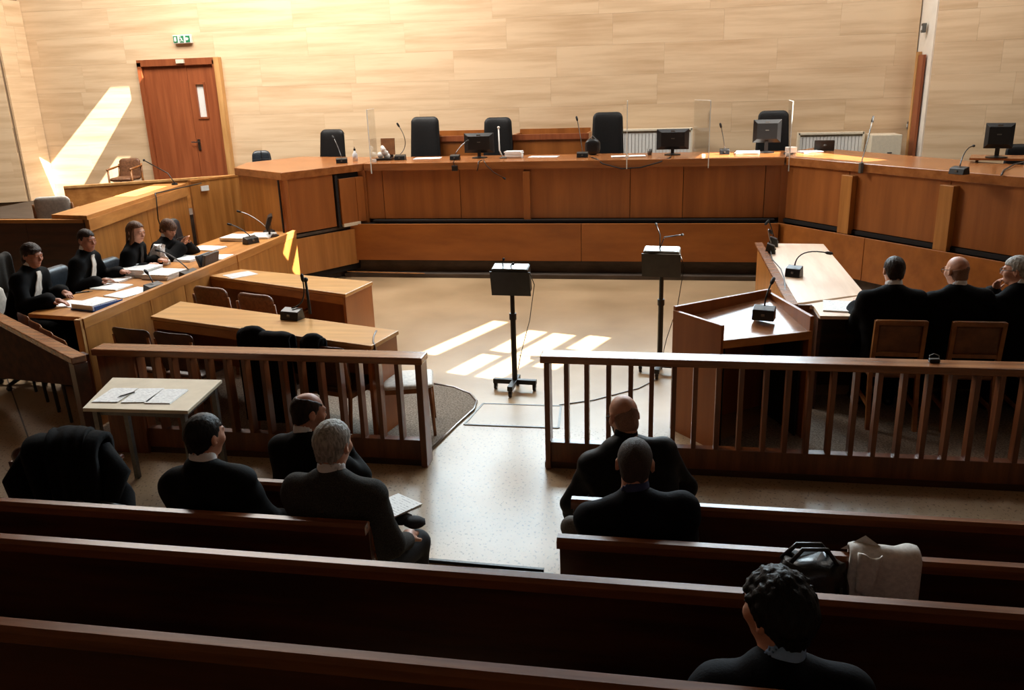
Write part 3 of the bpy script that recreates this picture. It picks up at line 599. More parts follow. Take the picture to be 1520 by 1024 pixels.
for (x, h, w, nm) in ((-4.06, .90, .52, 'tall black judges chair directly left of the two wooden boxes'), (-2.79, .86, .50, 'tall black judges chair behind the leftmost monitor on the long bench'), (-.95, .90, .52, 'tall black judges chair right of the wider wooden box'), (1.67, .86, .50, 'tall black judges chair behind the monitor near the right corner')):
    exec_chair('judges_chair', nm, (x, 13.95, .9), math.pi, w, h, 'leather', G)
exec_chair('judges_chair', 'tall black chair behind the angled left wing of the judges bench', (-5.78, 13.9, .9), math.pi-.25, .52, .73, 'leather', G)
exec_chair('office_chair', 'small blue-black office chair at the left tip of the judges bench', (-6.95, 13.85, .9), math.pi+.5, .34, .40, 'blueleather', 'low office chairs', tuft=True)
exec_chair('office_chair', 'empty blue-black armchair with stitched back at the lawyers desk', (-6.42, 10.35, 0), -math.pi/2+.1, .50, .66, 'blueleather', 'low office chairs', tuft=True)
exec_chair('office_chair', 'dark office chair under the robed man with short dark hair', (-6.45, 8.05, 0), -math.pi/2, .44, .50, 'blueleather', 'low office chairs')
exec_chair('office_chair', 'grey office chair under the robed person with the dark fringe', (-6.5, 7.1, 0), -math.pi/2, .44, .48, 'greyleather', 'low office chairs')
exec_chair('office_chair', 'office chair under the long-haired robed woman', (-6.3, 8.75, 0), -math.pi/2, .44, .45, 'blueleather', 'low office chairs')
exec_chair('office_chair', 'office chair under the bowed brown-haired lawyer', (-6.5, 9.55, 0), -math.pi/2, .44, .45, 'blueleather', 'low office chairs')
exec_chair('office_chair', 'dark office chair beside the telephone on the right wing of the judges bench', (4.55, 11.75, .9), math.pi, .46, .45, 'leather', 'low office chairs')
def armchair(name, label, loc, rz, mat, wood, h=.42, w=.46, group=None, ztop=.9):
    t = thing(name, label, 'chair', loc, rz, group); mt = T(loc[0], loc[1], loc[2], rz)
    MB().pad(mt @ T(0, -.22, ztop-h/2, 0, .14), w, h, .07, .08, .3).build('backrest', mat, t, smooth=True, weld=True)
    MB().pad(mt @ T(0, .04, .45, 0, math.pi/2), w, .46, .08, .06).build('seat', mat, t, smooth=True, weld=True)
    for sx in (-1, 1):
        x = sx*(w/2+.015)
        MB().tube([mt @ Vector((x, -.24, .0)), mt @ Vector((x, -.19, .45)), mt @ Vector((x, -.23, ztop-.1))], [.016, .02, .014]).build('leg', wood, t, smooth=True)
        MB().tube([mt @ Vector((x, .24, .0)), mt @ Vector((x, .22, .62))], [.016, .018]).build('leg', wood, t, smooth=True)
        MB().tube([mt @ Vector((x, -.22, .66)), mt @ Vector((x, .0, .645)), mt @ Vector((x, .25, .63))], [.014, .022, .018]).build('armrest', wood, t, smooth=True)
    return t
armchair('armchair', 'brown leather armchair tucked at the left end of the farther tan table', (-4.48, 7.80, 0), -.30, 'brownleather', 'chairwood', .40, .46, 'brown leather armchairs', ztop=.93)
armchair('armchair', 'brown leather armchair second from the left at the farther tan table', (-3.92, 7.66, 0), -.30, 'brownleather', 'chairwood', .40, .46, 'brown leather armchairs', ztop=.90)
armchair('armchair', 'pale grey armchair behind the dark panel at the left wall', (-8.2, 10.15, .7), .5, 'greyleather', 'chairwood', .44, .44, ztop=.86)
armchair('armchair', 'small brown chair in sunlight before the double door', (-9.85, 14.15, .9), math.pi+.15, 'brownleather', 'chairwood', .40, .40, ztop=.80)
def shell_chair(label, loc, rz, ztop=.85, seatmat='darkchair'):
    t = thing('court_chair', label, 'chair', loc, rz, 'dark shell-backed chairs at the nearer table'); mt = T(loc[0], loc[1], loc[2], rz)
    MB().pad(mt @ T(0, -.22, ztop-.17, 0, .12), .44, .36, .032, .05, .35).build('backrest', 'darkchair', t, smooth=True, weld=True)
    s = MB().pad(mt @ T(0, .02, .45, 0, math.pi/2), .43, .42, .05, .05).build('seat', seatmat, t, smooth=True, weld=True)
    for sx in (-1, 1):
        x = sx*.2
        MB().tube([mt @ Vector((x, -.24, 0)), mt @ Vector((x, -.19, .44)), mt @ Vector((x, -.23, ztop-.06))], [.015, .019, .014]).build('leg', 'chairwood', t, smooth=True)
        MB().tube([mt @ Vector((x, .22, 0)), mt @ Vector((x, .2, .43))], [.014, .018]).build('leg', 'chairwood', t, smooth=True)
    MB().box(mt @ Vector((0, .02, .415)), (.40, .38, .04), rz).build('seat_frame', 'chairwood', t)
    return t
shell_chair('dark bare shell-backed chair nearest the lawyers desk at the nearer tan table', (-4.55, 6.52, 0), -.22)
shell_chair('dark bare shell-backed chair second from the lawyers desk at the nearer tan table', (-4.08, 6.42, 0), -.22)
shell_chair('dark chair with a long black coat hung over its back', (-3.17, 6.35, 0), -.22)
shell_chair('dark chair with a small black cloth on its back post', (-2.62, 6.20, 0), -.24, .84)
shell_chair('chair with a pale seat by the end post of the shorter balustrade', (-2.11, 6.33, 0), -1.3, .84, 'greyleather')
def wood_chair(label, x, y):
    t = thing('wooden_chair', label, 'chair', (x, y, 0), 0, 'wooden chairs of the three lawyers')
    bk = MB()
    for sx in (-1, 1):
        MB().add(*(lambda q: ([(x+sx*.18+a*.016, q[k][0]+b*.02, q[k][1]) for k in range(3) for a, b in ((-1, -1), (1, -1), (1, 1), (-1, 1))], [(k*4+i, k*4+(i+1) % 4, k*4+4+(i+1) % 4, k*4+4+i) for k in range(2) for i in range(4)]+[(3, 2, 1, 0), (8, 9, 10, 11)]))([(y-.06, 0), (y+.02, .45), (y-.03, .93)])).build('leg', 'chairwood', t)
        MB().box((x+sx*.18, y+.40, .22), (.035, .035, .44)).build('leg', 'chairwood', t, bevel=.003)
        MB().box((x+sx*.18, y+.2, .2), (.02, .4, .03)).build('stretcher', 'chairwood', t)
    MB().box((x, y-.03, .915), (.38, .03, .045)).build('top_rail', 'chairwood', t, bevel=.008)
    MB().box((x, y-.0, .645), (.34, .026, .035)).build('lower_rail', 'chairwood', t, bevel=.004)
    MB().pad(T(x, y-.017, .78, 0, .06), .33, .23, .03, .02).build('back_pad', 'chairpad', t, smooth=True, weld=True)
    MB().pad(T(x, y+.22, .455, 0, math.pi/2), .40, .42, .06, .04).build('seat', 'chairpad', t, smooth=True, weld=True)
wood_chair('wooden chair with framed back under the dark-haired lawyer at right', 1.86, 6.76)
wood_chair('wooden chair with framed back under the bald lawyer at right', 2.43, 6.76)
wood_chair('wooden chair under the grey-haired lawyer at the right edge', 3.0, 6.76)

# ================================================================== BOXES, RADIATORS
def dock(label, x0, x1):
    y0, y1, z0, z1 = 14.3, 14.98, .9, 1.98
    t = thing('dock_box', label, 'box', ((x0+x1)/2, 14.6, .9))
    for nm, c, d in (('front_panel', ((x0+x1)/2, y0, (z0+z1)/2), (x1-x0, .04, z1-z0)), ('back_panel', ((x0+x1)/2, y1, (z0+z1)/2+.03), (x1-x0, .04, z1-z0+.06)), ('side_panel', (x0, (y0+y1)/2, (z0+z1)/2), (.04, y1-y0, z1-z0)), ('side_panel', (x1, (y0+y1)/2, (z0+z1)/2), (.04, y1-y0, z1-z0))): MB().box(c, d).build(nm, 'panel', t)
    MB().box(((x0+x1)/2, y0-.02, z1-.04), (x1-x0+.06, .05, .09)).build('rim', 'door', t)
    MB().box(((x0+x1)/2, (y0+y1)/2, z1-.15), (x1-x0-.05, y1-y0-.05, .02)).build('shelf', 'dark', t)
dock('narrower open-topped wooden box behind the judges chairs', -4.02, -3.0)
dock('wider open-topped wooden box behind the judges chairs', -2.55, -1.3)
def radiator(label, x0, x1, y, z1, n):
    t = thing('radiator', label, 'radiator', ((x0+x1)/2, y, .9))
    MB().box(((x0+x1)/2, y, z1-.02), (x1-x0+.04, .16, .035)).build('top_grille', 'cream', t, bevel=.004)
    MB().box(((x0+x1)/2, y+.02, (z1+1.0)/2-.02), (x1-x0, .06, z1-1.04)).build('body', 'cream', t)
    for x in (x0-.01, x1+.01): MB().box((x, y, (z1+1.0)/2), (.03, .16, z1-1.0)).build('end_cover', 'cream', t)
    for x in (x0+.08, x1-.08): MB().box((x, y, .97), (.04, .1, .14)).build('foot', 'cream', t)
    for i in range(n): MB().box((x0+(x1-x0)*(i+.5)/n, y-.03, (z1+1.02)/2-.02), ((x1-x0)/n*.86, .05, z1-1.12)).build('fin', 'white', t)
radiator('cream radiator on the back wall behind the middle monitor', -1.0, .42, 15.0, 2.0, 24)
radiator('long cream radiator at the back wall near the right doorway', 2.2, 3.2, 15.0, 1.88, 18)
t = thing('heater_cabinet', 'grey-white cabinet at the end of the right radiator', 'cabinet', (3.5, 14.85, .9))
MB().box((3.5, 14.85, 1.37), (.46, .5, .94)).build('body', 'cream', t, bevel=.006); MB().lathe((3.56, 14.6, 1.55), [(.035, 0), (.035, .02), (.0, .02)], 12).build('knob', 'greymetal', t)
MB().tube([(3.78, 14.9, .95), (3.8, 14.85, 1.2), (3.76, 14.85, 1.42)], .02).lathe((3.78, 14.85, 1.3), [(.03, 0), (.04, .05), (.03, .12)], 10).build('valve', 'greymetal', t)

# ================================================================== DESK ITEMS
def mic(label, base, rz, tip, w=.17, group='gooseneck desk microphones', h=.085, mid=None, steel=True):
    """conference microphone: wedge base, gooseneck, capsule"""
    t = thing('desk_microphone', label, 'microphone', base, rz, group); mt = T(*base, rz)
    c = [(-.06, 0), (.06, 0), (.035, h), (-.045, h*.75)]; vs = [mt @ Vector((-w/2, a, b)) for a, b in c]+[mt @ Vector((w/2, a, b)) for a, b in c]
    MB().add(vs, [(0, 1, 2, 3), (7, 6, 5, 4)]+[((i+1) % 4, i, 4+i, 4+(i+1) % 4) for i in range(4)]).build('base', 'black', t, bevel=.006, smooth=False)
    MB().box(mt @ Vector((w*.0, -.058, h*.42)), (w*.16, .006, .02), rz).build('button', 'greymetal', t)
    b0 = mt @ Vector((0, 0, h)); tip = Vector(tip); pts = []
    md = Vector(mid) if mid else (b0+tip)/2+Vector((0, 0, (tip-b0).length*.16))
    for i in range(11):
        u = i/10; pts.append(b0*(1-u)**2+md*2*u*(1-u)+tip*u*u)
    g = MB().tube(pts, .007, 6).build('gooseneck', 'chrome' if steel else 'black', t, smooth=True)
    d = (pts[-1]-pts[-2]).normalized(); MB().tube([tip-d*.03, tip-d*.01, tip+d*.03, tip+d*.045], [.009, .016, .016, .008], 8).build('capsule', 'blackmat', g, smooth=True)
    return t
J = 1.712
mic('black microphone on the angled left wing of the judges bench', (-4.95, 12.5, J), .3, (-5.1, 12.62, 2.09))
mic('black microphone before the leftmost tall judges chair on the long bench', (-4.13, 12.9, J), 0, (-4.13, 12.92, 2.24), mid=(-3.95, 12.95, 1.95))
mic('black microphone left of the leftmost monitor on the long bench', (-3.2, 12.75, J), 0, (-3.02, 12.8, 1.98), .15)
mic('black microphone beside the dark bag on the judges bench', (-1.24, 12.85, J), 0, (-1.33, 12.95, 2.27), .17)
mic('small black microphone right of the acrylic screen near the right monitor', (.86, 13.0, J), 0, (.79, 13.0, 2.12), .14)
mic('black microphone at the right end of the right wing of the judges bench', (3.17, 9.97, J), -.9, (3.62, 11.0, 1.93), .18, mid=(3.28, 10.25, 1.98), steel=False)
def monitor(label, c, rz, w, h, zt, tilt=0, base=J, group='computer monitors seen from behind', portrait=False):
    t = thing('computer_monitor', label, 'monitor', (c[0], c[1], base), rz, group); mt = T(c[0], c[1], base, rz)
    hc = zt-base-h/2
    ms = mt @ Matrix.Translation((0, 0, hc)) @ Matrix.Rotation(tilt, 4, 'X')
    m = MB(); vs = [ms @ Vector((x*w/2, y, z*h/2)) for y, s in ((.02, 1),) for z in (-1, 1) for x in (-1, 1)]+[ms @ Vector((x*w/2, .0, z*h/2)) for z in (-1, 1) for x in (-1, 1)]+[ms @ Vector((x*w*.36, -.035, z*h*.34)) for z in (-1, 1) for x in (-1, 1)]
    f = [(0, 1, 3, 2)]
    for a, b in ((0, 4), (4, 8)): f += [(a, a+1, b+1, b), (a+1, a+3, b+3, b+1), (a+3, a+2, b+2, b+3), (a+2, a, b, b+2)]
    f += [(8, 9, 11, 10)]; m.add(vs, f); sc = m.build('housing', 'black', t, bevel=.004, weld=True)
    MB().add([ms @ Vector((x, -.037, z)) for x, z in ((-.025, h*.02), (.025, h*.02), (.025, h*.02+.014), (-.025, h*.02+.014))], [(0, 1, 2, 3)]).add([ms @ Vector((x, -.03, z+h*.33)) for x, z in ((-.03, .0), (.03, .0), (.03, .03), (-.03, .03))], [(0, 1, 2, 3)]).build('maker_label', 'greymetal', sc)
    MB().box(mt @ Vector((0, -.01, hc/2)), (.05, .03, max(.05, hc)), rz).build('stand_neck', 'black', t)
    MB().lathe(mt @ Vector((0, 0, 0)), [(.12, 0), (.12, .012), (.04, .025)], 20).build('stand_base', 'black', t)
    MB().box(ms @ Vector((0, .022, 0)), (w*.94, .004, h*.92), rz).build('screen', 'blackmat', t)
    return t
monitor('wide black monitor left of the white paper stack on the judges bench', (-2.88, 13.05, J), .05, .47, .30, 2.09)
monitor('wide black monitor before the cream radiator on the judges bench', (.10, 13.05, J), 0, .48, .30, 2.09)
monitor('squarish black monitor with pale top edge by the right corner', (1.47, 13.15, J), -.05, .40, .33, 2.19)
monitor('black monitor turned away on the right wing by the telephone', (3.96, 11.2, J+.06), -.35, .31, .30, 2.18, -.1, J+.06)
monitor('small black monitor tilted in sunlight on the lawyers desk', (-5.48, 10.9, .85), -1.1, .34, .22, 1.16, -.35, .85)
# right hand secondary desk
t = thing('side_shelf', 'small raised wooden shelf carrying the right monitor', 'shelf', (4.1, 11.3, J)); MB().box((4.12, 11.3, J+.045), (.8, .5, .025), -.35).build('board', 'top', t)
for dx in (-.3, .3): MB().box((4.12+dx, 11.3-dx*.35, J+.016), (.03, .4, .032), -.35).build('support', 'dark', t)
t = thing('telephone', 'white desk telephone at the right edge of the judges bench', 'telephone', (4.28, 10.9, J)); mt = T(4.28, 10.9, J, -.6)
MB().pad(mt @ T(0, 0, .10, 0, -.25), .17, .20, .10, .05).build('body', 'white', t, smooth=True, weld=True); MB().box(mt @ Vector((0, 0, .02)), (.18, .2, .04), -.6).build('stand', 'white', t, bevel=.01)
MB().tube([mt @ Vector((-.04, .0, .2)), mt @ Vector((.0, .0, .235)), mt @ Vector((.05, .0, .2))], [.03, .026, .03]).build('handset', 'white', t, smooth=True)
t = thing('loose_cable', 'black cable running over the right wing of the judges bench', 'cable', (3.9, 10.4, J)); MB().tube([(4.3, 11.0, J+.05), (4.0, 10.75, J+.02), (3.7, 10.2, J+.01), (3.52, 9.75, J+.008)], .008, 6).tube([(4.2, 10.8, J+.03), (4.05, 10.4, J+.01), (3.95, 9.9, J+.008)], .008, 6).build('strand', 'black', t, smooth=True)
t = thing('clip_microphone', 'thin upright gooseneck microphone clipped to the front of the right wing', 'microphone', (2.44, 11.3, 1.5))
MB().box((2.43, 11.28, 1.66), (.04, .05, .13), -.9).build('clip', 'greymetal', t, bevel=.005); g = MB().tube([(2.43, 11.28, 1.6), (2.45, 11.35, 1.75), (2.58, 11.7, 2.02), (2.66, 11.95, 2.20)], .007, 6).build('gooseneck', 'greymetal', t, smooth=True); MB().tube([(2.655, 11.93, 2.185), (2.685, 12.02, 2.25)], [.016, .013], 8).build('capsule', 'blackmat', g, smooth=True)
t = thing('gooseneck_microphone', 'tall pale gooseneck microphone beside the leftmost monitor on the judges bench', 'microphone', (-2.5, 12.9, J))
MB().lathe((-2.47, 12.9, J), [(.06, 0), (.06, .015), (.015, .03)], 14).build('foot', 'greymetal', t); g = MB().tube([(-2.47, 12.9, J), (-2.53, 12.92, J+.12), (-2.54, 12.95, J+.44)], .011, 8).build('gooseneck', 'white', t, smooth=True); MB().ball((-2.54, 12.95, J+.46), .022, 10).build('capsule', 'white', g)
t = thing('hanging_microphone', 'black microphone dangling by its cable from the front of the judges bench', 'microphone', (-2.5, 12.33, 1.45))
MB().tube([(-2.72, 12.6, J+.01), (-2.66, 12.36, J+.005), (-2.62, 12.33, 1.66), (-2.52, 12.34, 1.56), (-2.38, 12.34, 1.48)], .006, 6).build('cable', 'black', t, smooth=True); MB().tube([(-2.38, 12.34, 1.48), (-2.34, 12.34, 1.455)], [.012, .017], 8).build('capsule', 'blackmat', t)
t = thing('hanging_cable', 'black cable sagging along the front edge of the judges bench', 'cable', (-.4, 12.33, 1.55))
MB().tube([(-1.1, 12.75, J+.01), (-.98, 12.4, J+.008), (-.9, 12.335, 1.66), (-.62, 12.335, 1.585), (-.35, 12.335, 1.60), (-.1, 12.335, 1.665), (.05, 12.42, J+.006), (.08, 12.7, J+.008)], .009, 6).build('strand', 'black', t, smooth=True)
t = thing('hanging_cable', 'short dark cable hanging by the leftmost monitor on the judges bench', 'cable', (-2.78, 12.33, 1.6)); MB().tube([(-2.74, 12.6, J+.008), (-2.745, 12.345, J), (-2.75, 12.335, 1.64), (-2.77, 12.335, 1.58)], .007, 6).build('strand', 'black', t, smooth=True)
t = thing('junction_box', 'small black junction box under the worktop edge of the judges bench', 'box', (-3.11, 12.33, 1.56)); MB().box((-3.11, 12.34, 1.625), (.09, .04, .08)).build('housing', 'black', t, bevel=.008); MB().tube([(-3.11, 12.34, 1.66), (-3.13, 12.345, J), (-3.18, 12.6, J+.005)], .006, 6).build('cable', 'black', t)
t = thing('black_console', 'long black desk console at the right corner of the judges bench', 'console', (2.3, 13.25, J)); MB().box((2.32, 13.3, J+.08), (.28, .1, .15), -.1).build('housing', 'black', t, bevel=.008); MB().lathe((2.32, 13.24, J+.08), [(.025, 0), (.02, .02)], 10).build('socket', 'greymetal', t)
t = thing('black_bag', 'black bag standing on the judges bench by a tall chair', 'bag', (-1.12, 13.2, J)); MB().pad(T(-1.12, 13.25, J+.125), .24, .25, .14, .1).build('body', 'bag', t, smooth=True, weld=True); MB().tube([(-1.2, 13.25, J+.2), (-1.12, 13.24, J+.29), (-1.03, 13.25, J+.2)], .01, 6).build('handle', 'greymetal', t, smooth=True)
t = thing('sanitiser_bottle', 'small clear pump bottle on the left wing of the judges bench', 'bottle', (-4.86, 12.85, J)); MB().lathe((-4.86, 12.85, J), [(.04, 0), (.043, .1), (.02, .14), (.015, .16)], 12).build('body', 'bagfilm', t, smooth=True); MB().lathe((-4.86, 12.85, J+.16), [(.018, 0), (.018, .03), (.006, .035), (.006, .06)], 10).build('pump', 'black', t); 
t = thing('small_dark_monitor', 'small brown-backed display behind the white mask box', 'monitor', (-4.42, 13.2, J)); MB().box((-4.42, 13.2, J+.19), (.23, .03, .26), 0, rx=-.1).build('housing', 'chairpad', t, bevel=.004); MB().box((-4.42, 13.22, J+.03), (.12, .1, .06)).build('stand', 'black', t)
t = thing('tissue_heap', 'crumpled white tissues on the judges bench by the left acrylic screen', 'tissues', (-4.42, 12.95, J)); 
rn = random.Random(2)
m = MB()
for k in range(7): m.ball((-4.42+rn.uniform(-.05, .05), 12.95+rn.uniform(-.03, .03), J+.06+.02*k), (.06-.004*k, .05, .05), 8)
m.build('heap', 'white', t, smooth=True); MB().box((-4.4, 12.93, J+.015), (.26, .2, .03)).build('tray', 'black', t)
def paper(label, c, rz, w=.21, d=.297, h=.006, mat='paper', group='white papers on the desks', n=1, name='paper_sheet', cat='paper'):
    t = thing(name, label, cat, c, rz, group); rr = random.Random(int(abs(c[0]*1000+c[1]*777)))
    for k in range(n):
        hh = h/n; MB().box((c[0]+(rr.uniform(-.008, .008) if n > 1 else 0), c[1]+(rr.uniform(-.008, .008) if n > 1 else 0), c[2]+hh*(k+.5)), (w, d, hh*.94), rz+(rr.uniform(-.05, .05) if n > 1 else 0)).build('sheet', mat if k == n-1 else 'paper', t)
    return t
paper('thick white paper stack right of the leftmost monitor on the judges bench', (-2.32, 13.0, J), 0, .26, .22, .10, n=5, name='paper_stack')
paper('flat pale papers beside the second judges microphone', (-3.74, 13.1, J), .1, .42, .3, .006)
paper('flat pale papers in front of the wider wooden box on the judges bench', (-1.86, 13.05, J), -.1, .45, .25, .006)
paper('scattered papers before the acrylic screen right of the dark bag', (-.55, 12.85, J), .15, .5, .22, .012, n=2)
paper('papers and folders left of the squarish monitor on the judges bench', (1.2, 13.1, J), -.15, .34, .3, .03, n=3)
paper('loose white papers beside the black console', (2.1, 13.1, J), .3, .3, .24, .02, n=2)
t = thing('paper_cup', 'small grey cup left of the middle monitor on the judges bench', 'cup', (-.24, 13.05, J)); MB().lathe((-.24, 13.05, J), [(.03, 0), (.04, .09), (.035, .09), (.028, .01)], 14).build('cup', 'greymetal', t, smooth=True)
t = thing('small_items', 'small white adapter by the far right acrylic screen', 'adapter', (1.78, 12.95, J)); MB().box((1.8, 12.95, J+.05), (.14, .1, .09), .3).build('housing', 'white', t, bevel=.01); MB().tube([(1.72, 12.9, J+.02), (1.68, 12.8, J+.01), (1.8, 12.72, J+.01)], .008).build('cable', 'black', t)
# acrylic screens
def acrylic(label, x, y0, y1, z0, z1, skew=0):
    t = thing('acrylic_screen', label, 'screen', (x, (y0+y1)/2, z0), 0, 'clear acrylic screens on the judges bench')
    MB().slab((x, y0), (x+skew, y1), z0, z1, .008).build('sheet', 'acrylic', t)
    MB().slab((x, y0-.006), (x+.0005, y0+.006), z0, z1, .013).build('front_edge', 'acryledge', t)
    MB().slab((x, y0), (x+skew, y1), z1, z1+.004, .009).build('top_edge', 'acryledge', t)
    for y in (y0+.25,): MB().box((x+skew*.3, y, J+.02), (.05, .06, .04)).build('foot', 'acryledge', t)
acrylic('clear acrylic screen by the crumpled tissues, leftmost on the judges bench', -4.42, 12.33, 12.95, 1.56, 2.50, -.10)
acrylic('narrow clear acrylic screen right of the dark bag on the judges bench', -.55, 12.33, 12.8, 1.58, 2.52, -.02)
acrylic('clear acrylic screen with a bright edge right of the middle monitor', .60, 12.33, 13.0, 1.58, 2.50, -.20)
acrylic('clear acrylic screen at the corner where the right wing begins', 1.70, 12.33, 12.9, 1.52, 2.46, .02)
# left desk items
D = .851
t = paper('printed page under the hand of the lawyer with the dark fringe', (-5.78, 7.10, D), -.2, .30, .24, .004, 'page')
t = thing('ring_binder', 'blue ring binder lying open with white pages at the near end of the lawyers desk', 'binder', (-5.42, 7.0, D), -.25)
MB().box((-5.42, 7.0, D+.006), (.34, .32, .012), -.25).build('cover', 'blue', t); MB().box((-5.44, 7.0, D+.035), (.29, .29, .045), -.25).build('pages', 'page', t); MB().box((-5.255, 6.955, D+.03), (.012, .32, .05), -.25).build('spine', 'blue', t)
paper('printed document flat in front of the dark-haired lawyer with white bands', (-5.82, 7.80, D), -.15, .34, .26, .012, 'page', n=2)
paper('newspaper page lying by the microphone nearest the near end of the lawyers desk', (-5.45, 7.58, D), -.3, .3, .42, .006, 'page')
paper('tall stack of white documents between the two robed men and the woman', (-5.88, 8.42, D), -.1, .36, .32, .09, 'page', n=6, name='paper_stack')
paper('thick white file beside the tall document stack on the lawyers desk', (-5.52, 8.32, D), -.12, .34, .34, .06, 'page', n=5, name='paper_stack')
paper('thin buff folder under the tall document stack edge', (-6.0, 8.15, D), -.1, .3, .3, .02, 'page')
paper('white papers in front of the bowed brown-haired lawyer', (-5.82, 9.25, D), -.15, .36, .26, .03, 'page', n=3)
paper('white papers behind the black case on the lawyers desk', (-5.46, 9.35, D), .1, .32, .30, .02, 'page', n=2)
paper('white document by the empty blue-black armchair', (-5.92, 9.95, D), -.2, .40, .30, .015, 'page', n=2)
paper('sunlit stack of papers near the far end of the lawyers desk', (-5.85, 10.65, D), -.1, .36, .34, .05, n=4, name='paper_stack')
paper('sunlit loose papers by the small monitor on the lawyers desk', (-5.6, 10.85, D), .15, .32, .4, .03, n=3)
mic('black microphone nearest the near end of the lawyers desk', (-5.2, 7.62, D), 1.35, (-5.28, 7.66, 1.05), .2, h=.1, steel=False)
mic('black microphone with grey top in the middle of the lawyers desk', (-5.2, 8.3, D), 1.35, (-5.62, 8.42, 1.13), .22, h=.09, steel=False)
mic('black microphone near the far end of the lawyers desk', (-5.5, 10.35, D), 1.2, (-5.8, 10.4, 1.10), .2, h=.1, steel=False)
mic('black microphone with bent neck beside the small sunlit monitor', (-5.62, 11.15, D), 1.0, (-6.1, 11.25, 1.15), .14, h=.05)
t = thing('black_case', 'open black leather case standing on the lawyers desk', 'case', (-5.3, 8.95, D), 1.4); MB().box((-5.3, 8.95, D+.075), (.04, .3, .15), -.05, ry=.2).build('panel', 'bag', t, bevel=.008); MB().box((-5.38, 8.95, D+.07), (.035, .28, .14), -.05, ry=-.3).build('panel', 'bag', t, bevel=.008)
t = thing('plastic_bag', 'crumpled white plastic bag on the lawyers desk by the long-haired woman', 'bag', (-6.0, 8.95, D))
m = MB(); rn = random.Random(8); n = 14; rows_ = 7; vs = []
for j in range(rows_):
    u = j/(rows_-1)
    for k in range(n):
        a = 6.28318*k/n; r = (.13-.07*u)*(1+.28*math.sin(3*a+j)+rn.uniform(-.12, .12)); vs.append((-6.0+r*math.cos(a)+.05*u, 8.95+r*.8*math.sin(a), D+.003+.24*u+rn.uniform(-.012, .012)*(j > 0)))
m.add(vs, [(j*n+k, j*n+(k+1) % n, (j+1)*n+(k+1) % n, (j+1)*n+k) for j in range(rows_-1) for k in range(n)]+[tuple(range(n))[::-1], tuple(range((rows_-1)*n, rows_*n))]); m.build('film', 'bagfilm', t, smooth=False)
t = thing('pen', 'black pen lying on the lawyers desk before the man with white bands', 'pen', (-5.98, 7.55, D)); MB().tube([(-6.03, 7.5, D+.008), (-5.93, 7.58, D+.008)], .007, 8).build('barrel', 'black', t); MB().tube([(-5.93, 7.58, D+.008), (-5.90, 7.603, D+.006)], [.006, .002], 8).build('tip', 'greymetal', t)
# tan tables
paper('clear plastic wallet at the left end of the farther tan table', (-4.6, 8.33, .88), .9, .3, .26, .003, 'bagfilm')
mic('black microphone with a thick upright stem on the nearer tan table', (-3.28, 6.76, .84), -.2, (-3.19, 6.86, 1.19), .19, h=.10, mid=(-3.14, 6.82, .95), steel=False)
t = thing('table_stem', 'thick black flexible stem lying against the microphone on the nearer tan table', 'stem', (-3.15, 6.86, .84)); MB().tube([(-3.17, 6.9, .85), (-3.18, 6.9, 1.15)], [.016, .012], 8).build('stem', 'blackmat', t, smooth=True); MB().ball((-3.18, 6.9, 1.17), .024, 10).build('head', 'blackmat', t)
# right desk items
mic('black microphone with a very long bent neck on the right lawyers desk', (1.30, 8.55, .871), -.5, (1.62, 8.6, 1.10), .15, h=.11, mid=(1.32, 8.6, 1.16), steel=False)
for i, (x, y, tip, lb) in enumerate([(1.20, 9.72, (1.19, 9.75, 1.12), 'small microphone nearer the camera at the far tip of the right lawyers desk'), (1.28, 10.15, (1.20, 10.15, 1.16), 'small microphone farther away at the far tip of the right lawyers desk')]):
    mic(lb, (x, y, .871), 1.4, tip, .09, h=.12, steel=(i == 0), mid=(x-.06, y, 1.2))
paper('white document on a folder at the left end of the right lawyers desk', (1.53, 7.38, .866), -.2, .30, .36, .012, 'page', n=2)
paper('second white document partly behind the dark-haired lawyer', (1.80, 7.44, .866), -.2, .24, .34, .01, 'page')
paper('white papers between the dark-haired lawyer and the bald lawyer', (2.2, 7.6, .866), .05, .22, .30, .01)
t = thing('desk_cable', 'thin black cable trailing along the left edge of the right lawyers desk', 'cable', (1.15, 8.6, .9)); MB().tube([(1.20, 9.7, .91), (1.16, 9.2, .912), (1.19, 8.7, .912), (1.17, 8.3, .912), (1.13, 7.9, .912), (1.09, 7.6, .8), (1.06, 7.3, .6)], .006, 6).build('strand', 'black', t, smooth=True)
mic('black box microphone on the witness stand', (.80, 6.62, .955), -.28, (.86, 6.72, 1.24), .17, h=.11, mid=(.80, 6.6, 1.16), steel=False)
